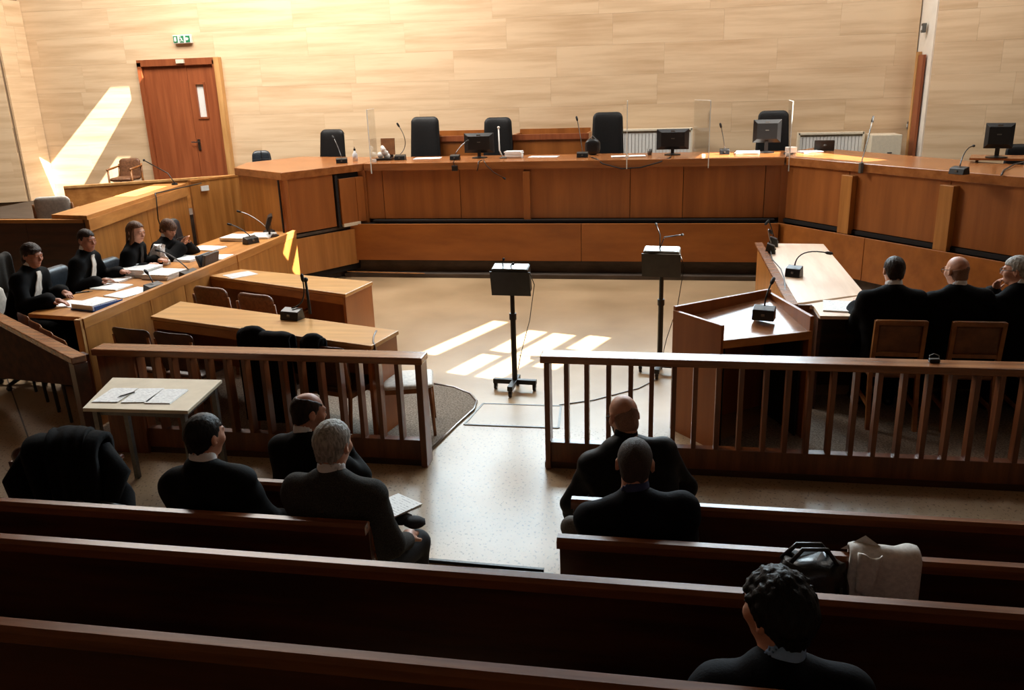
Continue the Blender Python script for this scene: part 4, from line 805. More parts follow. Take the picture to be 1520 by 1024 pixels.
# lectern stands
def stand(label, x, y, rz, top, mics):
    t = thing('lectern_stand', label, 'lectern', (x, y, 0), rz); mt = T(x, y, 0, rz)
    MB().lathe(mt @ Vector((0, 0, .08)), [(.026, 0), (.026, .62), (.034, .62), (.034, .68), (.021, .68), (.021, top-.28)], 12).build('pole', 'stand', t)
    MB().box(mt @ Vector((0, 0, .085)), (.42, .05, .045), rz).build('foot_bar', 'stand', t, bevel=.004); MB().box(mt @ Vector((0, -.04, .085)), (.05, .36, .045), rz).build('foot_bar', 'stand', t, bevel=.004)
    for dx, dy in ((-.19, 0), (.19, 0), (0, -.2), (0, .12)):
        c = mt @ Vector((dx, dy, .032)); cs = MB().tube([c+Vector((-.014, 0, 0)), c+Vector((.014, 0, 0))], .032, 12).build('caster', 'black', t); MB().box(c+Vector((0, 0, .02)), (.034, .03, .04), rz).build('fork', 'greymetal', cs)
    mb = mt @ T(0, 0, top-.135, 0, .22); q = [(-.165, .07, -.13), (.165, .07, -.13), (.165, .0, .13), (-.165, .0, .13)]
    c = [(-.06, -.13), (.07, -.13), (.06, .125), (-.06, .125)]
    vs = [mb @ Vector((-.17, a, b)) for a, b in c]+[mb @ Vector((.17, a, b)) for a, b in c]
    MB().add(vs, [(0, 1, 2, 3), (7, 6, 5, 4)]+[((i+1) % 4, i, 4+i, 4+(i+1) % 4) for i in range(4)]).build('box_body', 'standbox', t, bevel=.004)
    MB().box(mb @ Vector((0, -.066, -.015)), (.37, .008, .24), rz, rx=.22).build('front_plate', 'standbox', t)
    MB().box(mb @ Vector((0, 0.0, .129)), (.32, .115, .006), rz, rx=.22).build('top_plate', 'chrome', t)
    for (b0, b1, b2) in mics:
        g = MB().tube([mb @ Vector(b0), mb @ Vector(b1), mb @ Vector(b2)], .006, 6).build('gooseneck', 'black', t, smooth=True); MB().ball(mb @ Vector(b2), .014, 8).build('capsule', 'blackmat', g)
    MB().tube([mb @ Vector((.17, 0, .08)), mb @ Vector((.21, 0, -.05)), mt @ Vector((.16, .0, .7)), mt @ Vector((.06, .02, .35)), mt @ Vector((.03, .02, .2))], .004, 6).build('cable', 'black', t, smooth=True)
stand('black wheeled lectern stand standing alone in the sunlit floor', -1.37, 7.37, -.05, 1.22, [((-.07, 0, .13), (-.075, 0, .17), (-.06, 0, .20)), ((.0, .0, .13), (.01, -.01, .15), (.03, -.02, .165))])
stand('black wheeled lectern stand beside the witness stand with two gooseneck microphones', -.01, 7.98, -.12, 1.27, [((-.02, 0, .13), (-.02, .03, .26), (-.06, .05, .36)), ((-.02, 0, .13), (.02, .02, .24), (.19, .02, .27))])
t = thing('floor_cable', 'thin cable lying across the pale floor from the right lectern stand', 'cable', (-.4, 7.3, 0)); MB().tube([(-.02, 7.8, .008), (-.2, 7.5, .006), (-.6, 7.15, .006), (-.9, 7.0, .006)], .005, 6).build('strand', 'greymetal', t)
t = thing('wall_cable', 'tangled yellowish cable on the left end of the lower judges bench', 'cable', (-5.0, 12.1, .1)); MB().tube([(-4.95, 12.12, .70), (-5.05, 12.05, .66), (-5.06, 12.0, .45), (-5.0, 12.05, .2), (-4.85, 12.1, .08), (-3.6, 12.06, .07)], .009, 6).tube([(-4.97, 12.1, .72), (-5.12, 11.98, .62), (-5.08, 12.0, .42)], .007, 6).build('strand', 'oak_y', t, smooth=True)
t = thing('desk_cable', 'dark cable hanging down the front of the clerk desk', 'cable', (-7.1, 11.0, .6)); MB().tube([(-7.2, 12.2, 1.46), (-7.24, 11.0, 1.455), (-7.20, 10.95, 1.40), (-7.19, 10.9, 1.1), (-7.2, 11.0, .8)], .010, 6).build('strand', 'black', t, smooth=True)
t = thing('clerk_microphone', 'thin dark gooseneck microphone at the far end of the clerk desk', 'microphone', (-7.6, 12.1, 1.451)); MB().lathe((-7.6, 12.1, 1.451), [(.05, 0), (.04, .03)], 12).build('foot', 'black', t); g = MB().tube([(-7.6, 12.1, 1.48), (-7.75, 12.2, 1.62), (-8.2, 12.3, 1.82)], .008, 6).build('gooseneck', 'black', t, smooth=True); MB().ball((-8.2, 12.3, 1.82), .02, 8).build('capsule', 'blackmat', g)
t = thing('clip', 'small black spring clip with a wire loop lying on the balustrade rail', 'clip', (1.84, 5.80, .9)); MB().box((1.84, 5.80, .914), (.07, .035, .026), .1).build('body', 'black', t, bevel=.005); MB().tube([(1.81, 5.80, .92), (1.81, 5.81, .945), (1.84, 5.815, .957), (1.87, 5.81, .945), (1.87, 5.80, .92)], .003, 6).build('wire_loop', 'chrome', t, smooth=True)
# white table with sheets
t = thing('folding_table', 'cream-topped table with chrome legs beside the shorter balustrade', 'table', (-3.5, 4.95, 0))
q = [(-3.84, 4.63), (-4.03, 5.23), (-3.16, 5.26), (-3.08, 4.66)]
MB().prism(q, .775, .80).build('tabletop', 'laminate', t, bevel=.003)
for (x, y) in ((-3.78, 4.68), (-3.93, 5.18), (-3.2, 5.2), (-3.14, 4.7)): MB().box((x, y, .39), (.035, .035, .77)).build('leg', 'greymetal', t)
MB().slab((-3.77, 4.7), (-3.15, 4.71), .73, .775, .02).slab((-3.92, 5.17), (-3.2, 5.19), .73, .775, .02).slab((-3.14, 4.7), (-3.2, 5.19), .73, .775, .02).slab((-3.78, 4.7), (-3.92, 5.17), .73, .775, .02).build('apron', 'greymetal', t)
for i, (x, y, lb) in enumerate([(-3.76, 4.88, 'printed booklet sheet on the cream table nearest its left edge'), (-3.56, 4.88, 'printed booklet sheet in the middle of the three on the cream table'), (-3.37, 4.89, 'printed booklet sheet nearest the seated men on the cream table')]):
    paper(lb, (x, y, .80), .12, .185, .27, .008, 'page', 'three booklet sheets on the cream table', n=2)
t = thing('pen', 'dark pen lying between two sheets on the cream table', 'pen', (-3.66, 4.85, .808)); MB().tube([(-3.69, 4.83, .815), (-3.64, 4.92, .815)], .005, 6).build('barrel', 'black', t); MB().tube([(-3.69, 4.83, .815), (-3.70, 4.812, .812)], [.004, .001], 6).build('tip', 'greymetal', t)

# ================================================================== CLOTH
def cloth(name, parent, mat, path, width_fn, thick, folds, seed, along, nx=22):
    """cloth following a vertical path (list of (d,z), d = forward distance), spread along a horizontal direction"""
    rn = random.Random(seed); ph = [rn.uniform(0, 6.28) for _ in range(4)]; o, ux, uy = along; n = len(path); vs = []; fs = []
    for side in (0, 1):
        for j, (d, z) in enumerate(path):
            w0, w1 = width_fn(j/(n-1))
            for i in range(nx+1):
                u = i/nx; w = w0+(w1-w0)*u
                f = folds*(math.sin(u*9+ph[0]+j*.12)*.6+math.sin(u*17+ph[1]-j*.1)*.35)*(.3+.7*abs(2*j/(n-1)-1)) + (side-.5)*thick
                a = path[min(j+1, n-1)]; b = path[max(j-1, 0)]; tx, tz = a[0]-b[0], a[1]-b[1]; l = math.hypot(tx, tz) or 1
                dd = d-tz/l*f; zz = z+tx/l*f + .012*math.sin(u*6+ph[2])*(abs(2*j/(n-1)-1))
                vs.append((o[0]+ux[0]*w+uy[0]*dd, o[1]+ux[1]*w+uy[1]*dd, zz))
    K = n*(nx+1)
    for s in (0, 1):
        for j in range(n-1):
            for i in range(nx):
                a = s*K+j*(nx+1)+i; q = (a, a+1, a+nx+2, a+nx+1); fs.append(q if s else q[::-1])
    ring = [i for i in range(nx+1)]+[j*(nx+1)+nx for j in range(1, n)]+[(n-1)*(nx+1)+i for i in range(nx-1, -1, -1)]+[j*(nx+1) for j in range(n-2, 0, -1)]
    for a, b in zip(ring, ring[1:]+ring[:1]): fs.append((a, b, b+K, a+K))
    return MB().add(vs, fs).build(name, mat, parent, smooth=True)
def arch(f, ztop, zf, zb, r, n=8):
    return [(r, zf+(ztop-.0-zf)*i/n) for i in range(n)]+[(r*math.cos(math.pi*i/8), ztop+r*.8*math.sin(math.pi*i/8)) for i in range(9)]+[(-r, ztop-(ztop-zb)*(i+1)/n) for i in range(n)]
t = thing('grey_coat', 'warm grey coat draped over the back of a pew right of the aisle', 'coat', (.83, 2.96, .85))
cloth('coat_body', t, 'greycoat', arch(0, 1.05, .88, .70, .045), lambda u: (.74-.03*u, .96+.02*u), .014, .018, 3, ((0, 2.965), (1, 0), (0, 1)))
cloth('lapel_fold', t, 'greycoat', [(-.06-.01*j/7, 1.08-.16*j/7) for j in range(8)], lambda u: (.745, .80+.03*(1-u)), .012, .008, 9, ((0, 2.965), (1, 0), (0, 1)), 8)
MB().add([(.70, 2.99, 1.055), (.78, 2.97, 1.13), (.86, 2.96, 1.075), (.78, 3.03, 1.06)], [(0, 1, 2), (0, 3, 1), (1, 3, 2), (0, 2, 3)]).build('raised_fold', 'greycoat', t)
t = thing('handbag', 'glossy black handbag with handles on a pew beside the grey coat', 'bag', (.52, 2.68, .81))
rn = random.Random(5); m = MB(); n = 28; rows_ = 12; vs = []
for j in range(rows_):
    u = j/(rows_-1)
    for k in range(n):
        a = 6.28318*k/n; r = (1-.32*u**2)*(1+.05*math.sin(7*a+3*u)+.04*math.sin(13*a-5*u*3)+.03*rn.uniform(-1, 1)); vs.append((.54+.145*r*math.cos(a), 2.68+.10*r*math.sin(a), .82+.36*u+.012*math.sin(5*a+u*9)))
m.add(vs, [(j*n+k, j*n+(k+1) % n, (j+1)*n+(k+1) % n, (j+1)*n+k) for j in range(rows_-1) for k in range(n)]+[tuple(range(n))[::-1], tuple(range((rows_-1)*n, rows_*n))]); m.build('body', 'bag', t, smooth=True)
MB().tube([(.45, 2.66, 1.16), (.50, 2.66, 1.235), (.58, 2.66, 1.24), (.64, 2.66, 1.15)], .008, 6).build('handle', 'bag', t, smooth=True); MB().tube([(.44, 2.72, 1.16), (.49, 2.72, 1.22), (.57, 2.72, 1.225), (.63, 2.72, 1.15)], .008, 6).build('handle', 'bag', t, smooth=True)
for x in (.46, .54, .62): MB().tube([(x, 2.575, .86), (x+.01, 2.59, 1.0), (x+.005, 2.615, 1.12)], .007, 6).build('seam', 'bag', t, smooth=True)
t = thing('black_coat', 'long black coat hung over a chair behind the shorter balustrade', 'coat', (-3.17, 6.2, .1)); ca = (( -3.17, 6.12), (math.cos(-.22), math.sin(-.22)), (-math.sin(-.22), math.cos(-.22)))
cloth('coat_body', t, 'coat', arch(0, .86, .55, .12, .055), lambda u: (-.30-.02*u, .20), .02, .03, 12, ca)
MB().ball((-3.36, 6.16, .86), (.13, .08, .09), 12).build('collar', 'coat', t, smooth=True)
t = thing('black_cloth', 'small black cloth draped on a chair post at the nearer table', 'cloth', (-2.72, 6.08, .7)); cloth('cloth', t, 'coat', arch(0, .86, .6, .45, .05), lambda u: (-.10, .08), .02, .02, 15, ((-2.75, 6.0), (math.cos(-.24), math.sin(-.24)), (-math.sin(-.24), math.cos(-.24)))); MB().ball((-2.76, 6.0, .875), (.10, .07, .07), 12).build('bunched_top', 'coat', t, smooth=True)
# chair with coat heap, front left
hc = armchair('armchair', 'dark chair buried under a heap of black coats at the left front', (-3.50, 4.02, 0), .1, 'dark', 'dark', .42, .34, ztop=.92)
wc = thing('wool_coat', 'bunched dark wool coat on top of the coat heap at the left front', 'coat', (-3.46, 3.86, .8)); MB().ball((-3.48, 3.84, .87), (.16, .15, .15), 18).build('bunched_top', 'coat', wc, smooth=True)
t = thing('coat_heap', 'big heap of black coats over a chair at the left front', 'coat', (-3.5, 3.85, .3))
cloth('coat_layer', t, 'coat', arch(0, .88, .45, .32, .10), lambda u: (-.14-.10*math.sin(u*3.1), .14+.05*math.sin(u*3.1)), .04, .06, 21, ((-3.45, 3.82), (math.cos(.2), math.sin(.2)), (-math.sin(.2), math.cos(.2))), 30)
cloth('coat_layer', t, 'coat', arch(0, .90, .6, .40, .13), lambda u: (-.12, .08), .035, .03, 24, ((-3.42, 3.82), (math.cos(.35), math.sin(.35)), (-math.sin(.35), math.cos(.35))), 24)
MB().tube([(-3.66, 3.76, .90), (-3.74, 3.70, .74), (-3.70, 3.68, .5)], [.05, .075, .05], 10).build('sleeve', 'coat', t, smooth=True); MB().tube([(-3.32, 3.9, .88), (-3.22, 3.86, .74), (-3.28, 3.8, .55)], [.05, .075, .055], 10).build('sleeve', 'coat', t, smooth=True)
for ob in (t, wc): ob.location.x += .16
t = thing('rucksack', 'black quilted rucksack slumped beside the coat heap', 'bag', (-3.22, 3.80, .3)); MB().pad(T(-3.20, 3.86, .50, .5, -.7), .36, .36, .20, .14).build('body', 'coat', t, smooth=True, weld=True); 
MB().tube([(-3.33, 3.72, .60), (-3.22, 3.68, .645), (-3.10, 3.74, .60), (-3.05, 3.82, .48)], .008, 6).build('piping', 'greymetal', t, smooth=True)
for k in range(4): MB().tube([(-3.16+.025*k, 3.70+.03*k, .615-.03*k), (-3.08+.02*k, 3.75+.03*k, .60-.03*k), (-3.01+.02*k, 3.82+.03*k, .54-.025*k)], .013, 6).build('fold', 'bag', t, smooth=True)

# ================================================================== PEOPLE
def V(*a): return np.array(a, float)
def nrm(v): return v/(np.linalg.norm(v)+1e-9)
class Field:
    """signed distance field on a grid; primitives are blended in one after the other"""
    def __init__(s, lo, hi, h):
        s.lo = np.array(lo, float); s.h = h; s.n = np.ceil((np.array(hi)-s.lo)/h).astype(int)+1
        s.a = np.full(s.n, .2, np.float32)
    def sub(s, c0, c1, m=.05):
        i0 = np.clip(np.floor((np.minimum(c0, c1)-m-s.lo)/s.h).astype(int), 0, s.n); i1 = np.clip(np.ceil((np.maximum(c0, c1)+m-s.lo)/s.h).astype(int)+1, 0, s.n)
        if (i1 <= i0).any(): return None, None
        g = [(s.lo[k]+s.h*np.arange(i0[k], i1[k])).astype(np.float32) for k in range(3)]
        return (slice(i0[0], i1[0]), slice(i0[1], i1[1]), slice(i0[2], i1[2])), np.meshgrid(*g, indexing='ij', sparse=True)
    def mix(s, sl, d, k, op='u'):
        a = s.a[sl]
        if op == 'u':
            if k > 0: hh = np.clip(.5+.5*(a-d)/k, 0, 1); s.a[sl] = a*(1-hh)+d*hh-k*hh*(1-hh)
            else: s.a[sl] = np.minimum(a, d)
        elif op == 's':
            if k > 0: hh = np.clip(.5-.5*(a+d)/k, 0, 1); s.a[sl] = a*(1-hh)-d*hh+k*hh*(1-hh)
            else: s.a[sl] = np.maximum(a, -d)
    def rc(s, a, b, ra, rb, k=.03, op='u'):
        a = np.array(a, float); b = np.array(b, float); R = max(ra, rb); sl, g = s.sub(np.minimum(a, b)-R, np.maximum(a, b)+R)
        if sl is None: return
        ab = b-a; L2 = ab@ab+1e-12; px, py, pz = g[0]-a[0], g[1]-a[1], g[2]-a[2]
        t = np.clip((px*ab[0]+py*ab[1]+pz*ab[2])/L2, 0, 1)
        d = np.sqrt((px-ab[0]*t)**2+(py-ab[1]*t)**2+(pz-ab[2]*t)**2)-(ra+(rb-ra)*t); s.mix(sl, d.astype(np.float32), k, op)
    def el(s, c, r, ax=None, k=.03, op='u'):
        c = np.array(c, float); r = np.array(r, float); R = r.max(); sl, g = s.sub(c-R, c+R)
        if sl is None: return
        p = [g[i]-c[i] for i in range(3)]
        if ax is not None: p = [p[0]*ax[i][0]+p[1]*ax[i][1]+p[2]*ax[i][2] for i in range(3)]
        k0 = np.sqrt((p[0]/r[0])**2+(p[1]/r[1])**2+(p[2]/r[2])**2); k1 = np.sqrt((p[0]/r[0]**2)**2+(p[1]/r[1]**2)**2+(p[2]/r[2]**2)**2)+1e-9
        s.mix(sl, (k0*(k0-1)/k1).astype(np.float32), k, op)
    def coords(s): return np.meshgrid(*[(s.lo[k]+s.h*np.arange(s.n[k])).astype(np.float32) for k in range(3)], indexing='ij', sparse=True)
    def at(s, p):
        i = np.clip(np.round((np.array(p)-s.lo)/s.h).astype(int), 0, s.n-1); return float(s.a[tuple(i)])
    def mesh(s):
        F = s.a.copy(); F[0], F[-1] = .1, .1; F[:, 0], F[:, -1] = .1, .1; F[:, :, 0], F[:, :, -1] = .1, .1
        ins = F < 0; n = np.array(F.shape)-1
        cnt = sum(ins[i:n[0]+i, j:n[1]+j, k:n[2]+k].astype(np.int8) for i in (0, 1) for j in (0, 1) for k in (0, 1))
        act = (cnt > 0) & (cnt < 8); idx = -np.ones(act.shape, np.int32); cells = np.argwhere(act); idx[act] = np.arange(len(cells))
        P = np.zeros((len(cells), 3)); W = np.zeros(len(cells)); cor = [(i, j, k) for i in (0, 1) for j in (0, 1) for k in (0, 1)]
        for c0 in cor:
            for ax in range(3):
                if c0[ax]: continue
                c1 = list(c0); c1[ax] = 1
                f0 = F[tuple((cells+c0).T)]; f1 = F[tuple((cells+c1).T)]; m = (f0 < 0) != (f1 < 0); t = np.where(m, f0/(f0-f1+1e-12), 0)
                q = np.tile(np.array(c0, float), (len(cells), 1)); q[:, ax] += t; P += q*m[:, None]; W += m
        vs = s.lo+s.h*(cells+P/W[:, None]); fs = []
        for ax in range(3):
            b, c = (ax+1) % 3, (ax+2) % 3; sl0 = [slice(None)]*3; sl1 = [slice(None)]*3; sl0[ax] = slice(0, -1); sl1[ax] = slice(1, None)
            A = ins[tuple(sl0)]; B = ins[tuple(sl1)]; e = np.argwhere(A != B); ok = (e[:, b] > 0) & (e[:, c] > 0) & (e[:, b] < n[b]) & (e[:, c] < n[c]); e = e[ok]; flip = A[tuple(e.T)]
            def ix(db, dc): q = e.copy(); q[:, b] -= db; q[:, c] -= dc; return idx[tuple(q.T)]
            q = np.stack([ix(0, 0), ix(1, 0), ix(1, 1), ix(0, 1)], 1); q[~flip] = q[~flip][:, ::-1]; fs.append(q)
        return vs, np.concatenate(fs)
    def build(s, name, mat, parent, decimate=None):
        vs, fs = s.mesh()
        if len(vs) == 0: return None
        me = bpy.data.meshes.new(name); me.vertices.add(len(vs)); me.vertices.foreach_set('co', vs.astype(np.float32).ravel())
        me.loops.add(len(fs)*4); me.loops.foreach_set('vertex_index', fs.ravel().astype(np.int32)); me.polygons.add(len(fs))
        me.polygons.foreach_set('loop_start', np.arange(len(fs), dtype=np.int32)*4); me.polygons.foreach_set('loop_total', np.full(len(fs), 4, np.int32))
        me.polygons.foreach_set('use_smooth', np.ones(len(fs), bool)); me.update(calc_edges=True); me.materials.append(M[mat])
        o = bpy.data.objects.new(name, me); COL.objects.link(o); o.parent = parent
        sm = o.modifiers.new('relax', 'SMOOTH'); sm.factor = .5; sm.iterations = 1
        return o
def ik(a, c, l1, l2, hint):
    d = c-a; L = np.linalg.norm(d); L = min(L, (l1+l2)*.999); d = nrm(d); c = a+d*L
    x = (l1*l1-l2*l2+L*L)/(2*L); y = math.sqrt(max(1e-6, l1*l1-x*x)); h = hint-d*(hint@d); return a+d*x+nrm(h)*y, c
def rotz(a): c, s = math.cos(a), math.sin(a); return np.array([[c, -s, 0], [s, c, 0], [0, 0, 1]])
def rotx(a): c, s = math.cos(a), math.sin(a); return np.array([[1, 0, 0], [0, c, -s], [0, s, c]])
def roty(a): c, s = math.cos(a), math.sin(a); return np.array([[c, 0, s], [0, 1, 0], [-s, 0, c]])

def person(label, base, heading, head, hyaw=0, hpitch=0, hroll=0, seat=.44, top='suit', legs='darktrs', skin='skin', hair='hairshort', style='short',
           collar='shirt', ch=.60, arms=None, robe=False, bands=None, glasses=False, h=.0095, sc=1.0, width=1.0, knees=None, tie=None, group=None, wr=.02, beard=False):
    """a seated figure. base = point on the floor under the hips (world), heading = degrees clockwise from +y, head = world centre of the head"""
    a = -R_(heading); root = thing('person', label, 'person', base, a, group)
    Rw = rotz(-a); hd = Rw @ (np.array(head)-np.array(base))
    HR = rotz(-R_(hyaw)) @ rotx(-R_(hpitch)) @ roty(R_(hroll)); hx, hy, hz = HR[:, 0], HR[:, 1], HR[:, 2]; axs = (hx, hy, hz)
    def H(x, y, z): return hd+sc*(hx*x+hy*y+hz*z)
    P = V(0, 0, seat+.10); N = hd+sc*(V(0, -.035, -.152)+.4*(HR @ V(0, -.02, -.01))); tr = nrm(N-P); TL = np.linalg.norm(N-P)
    fwd = nrm(V(0, 1, 0)-tr*tr[1]); side = np.cross(fwd, tr); side = nrm(side); tax = (side, fwd, tr)
    Sc = N-tr*.065*sc; sw = .178*sc*width
    Sc = Sc-tr*.012*sc; sh = {'L': Sc-side*sw, 'R': Sc+side*sw}
    hw = .085
    arms = arms or {}; joints = {}
    for k, sg in (('L', -1), ('R', 1)):
        sp = arms.get(k, {}); wrist = V(*sp.get('w', (sg*.16, .36, seat+.20))); hint = V(*sp.get('hint', (sg*.25, -.35, -.9)))
        e, w = ik(sh[k], wrist, .285*sc, .25*sc, hint); joints[k] = (e, w, nrm(V(*sp.get('d', nrm(w-e)))), nrm(V(*sp.get('n', (0, 0, 1)))), sp.get('curl', .5))
    kn = knees or {}
    leg = {}
    for k, sg in (('L', -1), ('R', 1)):
        q = kn.get(k, ((sg*.13, .43, seat+.06), (sg*.13, .46, .09)))
        leg[k] = (P+V(sg*hw, 0, -.02), V(*q[0]), V(*q[1]))
    pts = [P, N, hd, *sh.values()]+[j[0] for j in joints.values()]+[j[1] for j in joints.values()]+[p for l in leg.values() for p in l]
    lo = np.min(pts, 0)-.24; hi = np.max(pts, 0)+.24; lo[2] = max(lo[2], -.02)
    B = Field(lo, hi, h); Jk = Field(lo, hi, h*1.15); Tr = Field(lo, hi, h*1.15)
    # torso, shared by body (slimmer) and jacket
    def torso(F, g, k=.06):
        F.el(P, (.165+g, .125+g, .12+g), k=k)
        F.el(P+tr*TL*.33-fwd*.01, (.145*width+g, .112+g, TL*.30+g), tax, k)
        F.el(P+tr*TL*.66-fwd*.015, (.165*width*sc+g, .115*sc+g, TL*.36+g), tax, k)
        F.rc(sh['L'], sh['R'], .062*sc+g, .062*sc+g, k); 
        for s_ in ('L', 'R'): F.rc(N+tr*.008-fwd*.012, sh[s_]*.92+N*.08+tr*.012, .058*sc+g, .050*sc+g, k)
    torso(B, -.014)
    # neck and head
    B.rc(N-tr*.03, H(0, -.022, -.055), .060*sc, .056*sc, .03)
    Bh = lambda c, r, k, op='u', ax=axs: B.el(H(*c), np.array(r)*sc, ax, k, op)
    Bh((0, -.012, .028), (.0735, .096, .088), .02); Bh((0, .028, -.045), (.056, .064, .066), .03); Bh((0, .066, -.09), (.022, .020, .018), .025)
    for sg in (-1, 1):
        Bh((sg*.037, .062, -.018), (.026, .026, .024), .025); Bh((sg*.033, .094, .010), (.016, .012, .010), .012, 's')
        Bh((sg*.078, -.012, -.004), (.011, .021, .033), .008); Bh((sg*.086, -.006, .0), (.006, .010, .018), .006, 's')
        Bh((sg*.032, .079, .009), (.0135, .0115, .0095), .004)
    B.rc(H(-.034, .082, .028), H(.034, .082, .028), .011*sc, .011*sc, .015)
    B.rc(H(0, .088, .016), H(0, .110, -.022), .0075*sc, .0125*sc, .012); B.rc(H(-.011, .098, -.026), H(.011, .098, -.026), .008*sc, .008*sc, .008)
    B.rc(H(-.018, .084, -.052), H(.018, .084, -.052), .0075*sc, .0075*sc, .008); B.rc(H(-.015, .083, -.064), H(.015, .083, -.064), .008*sc, .008*sc, .006)
    B.rc(H(-.022, .093, -.058), H(.022, .093, -.058), .0025*sc, .0025*sc, .004, 's')
    torso(Jk, .0)
    cuff = {}
    for k, sg in (('L', -1), ('R', 1)):
        e, w, d, nn, curl = joints[k]; u = nrm(w-e)
        B.rc(sh[k], e, .040, .036, .03); B.rc(e, w, .036, .026*sc, .02)
        r1, r2 = (.064, .058) if not robe else (.070, .072); r3 = .046 if not robe else .085
        Jk.rc(sh[k], e, r1*sc, r2*sc, .05); Jk.rc(e, w-u*.03, r2*sc, r3*sc, .03); cuff[k] = w-u*.02
        # hand: palm, four fingers, thumb
        sd_ = nrm(np.cross(d, nn))*sg; dn = -nn
        B.rc(w, w+d*.07*sc, .024*sc, .03*sc, .015); pc = w+d*.055*sc
        for q in (-1.5, -.5, .5, 1.5): B.rc(pc-d*.02+sd_*q*.012, pc+d*.035+sd_*q*.019*sc, .012*sc, .0115*sc, .008)
        for i_, (q, L) in enumerate(((-1.5, .062), (-.5, .08), (.5, .085), (1.5, .074))):
            b0 = pc+d*.036*sc+sd_*q*.0195*sc; t1 = curl*.55; f1 = b0+(d*math.cos(t1)+dn*math.sin(t1))*L*.52; t2 = curl*1.5; f2 = f1+(d*math.cos(t2)+dn*math.sin(t2))*L*.5
            B.rc(b0, f1, .0098, .0092, .004); B.rc(f1, f2, .0092, .0078, .003)
        tb = w+d*.025*sc+sd_*.022*sc; t1_ = tb+(d*.6+sd_*.75+dn*.25)*.04; t2_ = t1_+(d*.85+sd_*.15+dn*.4)*.034
        B.rc(tb, t1_, .014, .011, .008); B.rc(t1_, t2_, .0105, .0085, .004)
    for k in ('L', 'R'):
        p0, p1, p2 = leg[k]; B.rc(p0, p1, .06, .045, .03); B.rc(p1, p2, .04, .032, .02)
        rt = 1.0 if not robe else 1.25
        Tr.rc(p0, p1, .088*rt, .064*rt, .03); Tr.rc(p1, p2+V(0, 0, .02), .062*rt, .052*rt, .02)
    Tr.el(P+V(0, 0, -.02), (.165, .13, .11), k=.05)
    for sg, k in ((-1, 'L'), (1, 'R')): Jk.rc(sh[k]*.86+N*.14-tr*.07, P+V(sg*.10, 0, .04), .078*sc, .10*sc, .05)
    if robe: Jk.el(P+V(0, .02, .02), (.21, .17, .15), k=.06); Jk.rc(P+V(-.1, .05, -.02), P+V(-.12, .40, -.02), .10, .08, .05); Jk.rc(P+V(.1, .05, -.02), P+V(.12, .40, -.02), .10, .08, .05)
    else: Jk.el(P+V(0, .0, .02), (.18, .142, .13), k=.05)
    # soft folds in the cloth, collar roll at the neck
    Jk.rc(N-fwd*.060+tr*.012-side*.03, N-fwd*.060+tr*.012+side*.03, .020, .020, .02)
    for sg in (-1, 1): Jk.rc(N-fwd*.058+side*sg*.03, N+fwd*.045+side*sg*.055-tr*.05, .02, .016, .015)
    x, y, z = Jk.coords(); q = sum(map(ord, label)) % 97
    w_ = (np.sin(31*x+17*z+q)*np.sin(23*y-29*z+q*.7)*.0032+np.sin(64*z+19*x*np.float32(1.3)+q)*np.sin(14*y+9*x+q)*.0022)*(wr/.02)
    Jk.a += w_.astype(np.float32)
    Tr.a[:] = Tr.a+.0
    body = B.build('body', skin, root); jk = Jk.build('robe' if robe else 'jacket', top, root); Tr.build('trousers', legs, root)
    # shoes
    for k in ('L', 'R'):
        p2 = leg[k][2]; kd = nrm(V(*(leg[k][2][:2]-leg[k][0][:2]), 0)) if not kn else nrm(V(leg[k][1][0]-leg[k][0][0], leg[k][1][1]-leg[k][0][1], 0))
        F = Field(p2+V(-.3, -.3, -.16), p2+V(.3, .3, .12), .012); F.rc(V(p2[0], p2[1], p2[2]-.045)-kd*.04, V(p2[0], p2[1], p2[2]-.055)+kd*.14, .042, .034, .02); F.rc(p2+V(0, 0, -.03), p2+V(0, 0, .03), .045, .04, .02); F.build('shoe', 'shoe', root)
    # shirt collar
    F = Field(N-.16, N+.16, .007); F.rc(N-tr*.01, N*(1-ch)+H(0, -.022, -.055)*ch, .068*sc, .065*sc, 0); F.rc(N-tr*.05, N+tr*.12+fwd*.02, .0605*sc, .057*sc, 0, 's'); F.build('collar', collar, root)
    if bands:
        ptsb = []
        for i in range(9):
            s_ = i/8; c = N-tr*(-.02+.30*s_); d_ = .22
            while d_ > .02 and Jk.at(c+fwd*d_) > .006: d_ -= .006
            ptsb.append(c+fwd*(d_+.012))
        for i in range(1, 9): ptsb[i] = ptsb[i] if (ptsb[i]-ptsb[i-1])@fwd < .03 else ptsb[i-1]-tr*.033
        vs = []; fs = []; ncol = 9
        for sd2 in (0, 1):
            for i, p in enumerate(ptsb):
                ww = (.030+.034*i/8)
                for c in range(ncol): u = -1+2*c/(ncol-1); vs.append(tuple(p+side*u*ww+fwd*((.004*(c % 2)) - sd2*.008)))
        for i in range(8):
            for c in range(ncol-1): k_ = i*ncol+c; fs += [(k_, k_+1, k_+ncol+1, k_+ncol), tuple(v+9*ncol for v in (k_+ncol, k_+ncol+1, k_+1, k_))]
        MB().add(vs, fs).build('neck_bands' if bands == 'bands' else 'neck_scarf', bands, root, smooth=True, local=False)
    # hair
    hf = Field(hd-.30, hd+.20, .006); cr = np.array((.0735, .096, .088))*sc; cc = H(0, -.012, .028)
    x, y, z = hf.coords(); X = x-hd[0]; Y = y-hd[1]; Z = z-hd[2]
    lx = (X*hx[0]+Y*hx[1]+Z*hx[2])/sc; ly = (X*hy[0]+Y*hy[1]+Z*hy[2])/sc; lz = (X*hz[0]+Y*hz[1]+Z*hz[2])/sc
    def grow(g): hf.el(cc, cr+g*sc, axs, 0)
    def keep(expr): np.maximum(hf.a, expr.astype(np.float32), out=hf.a)
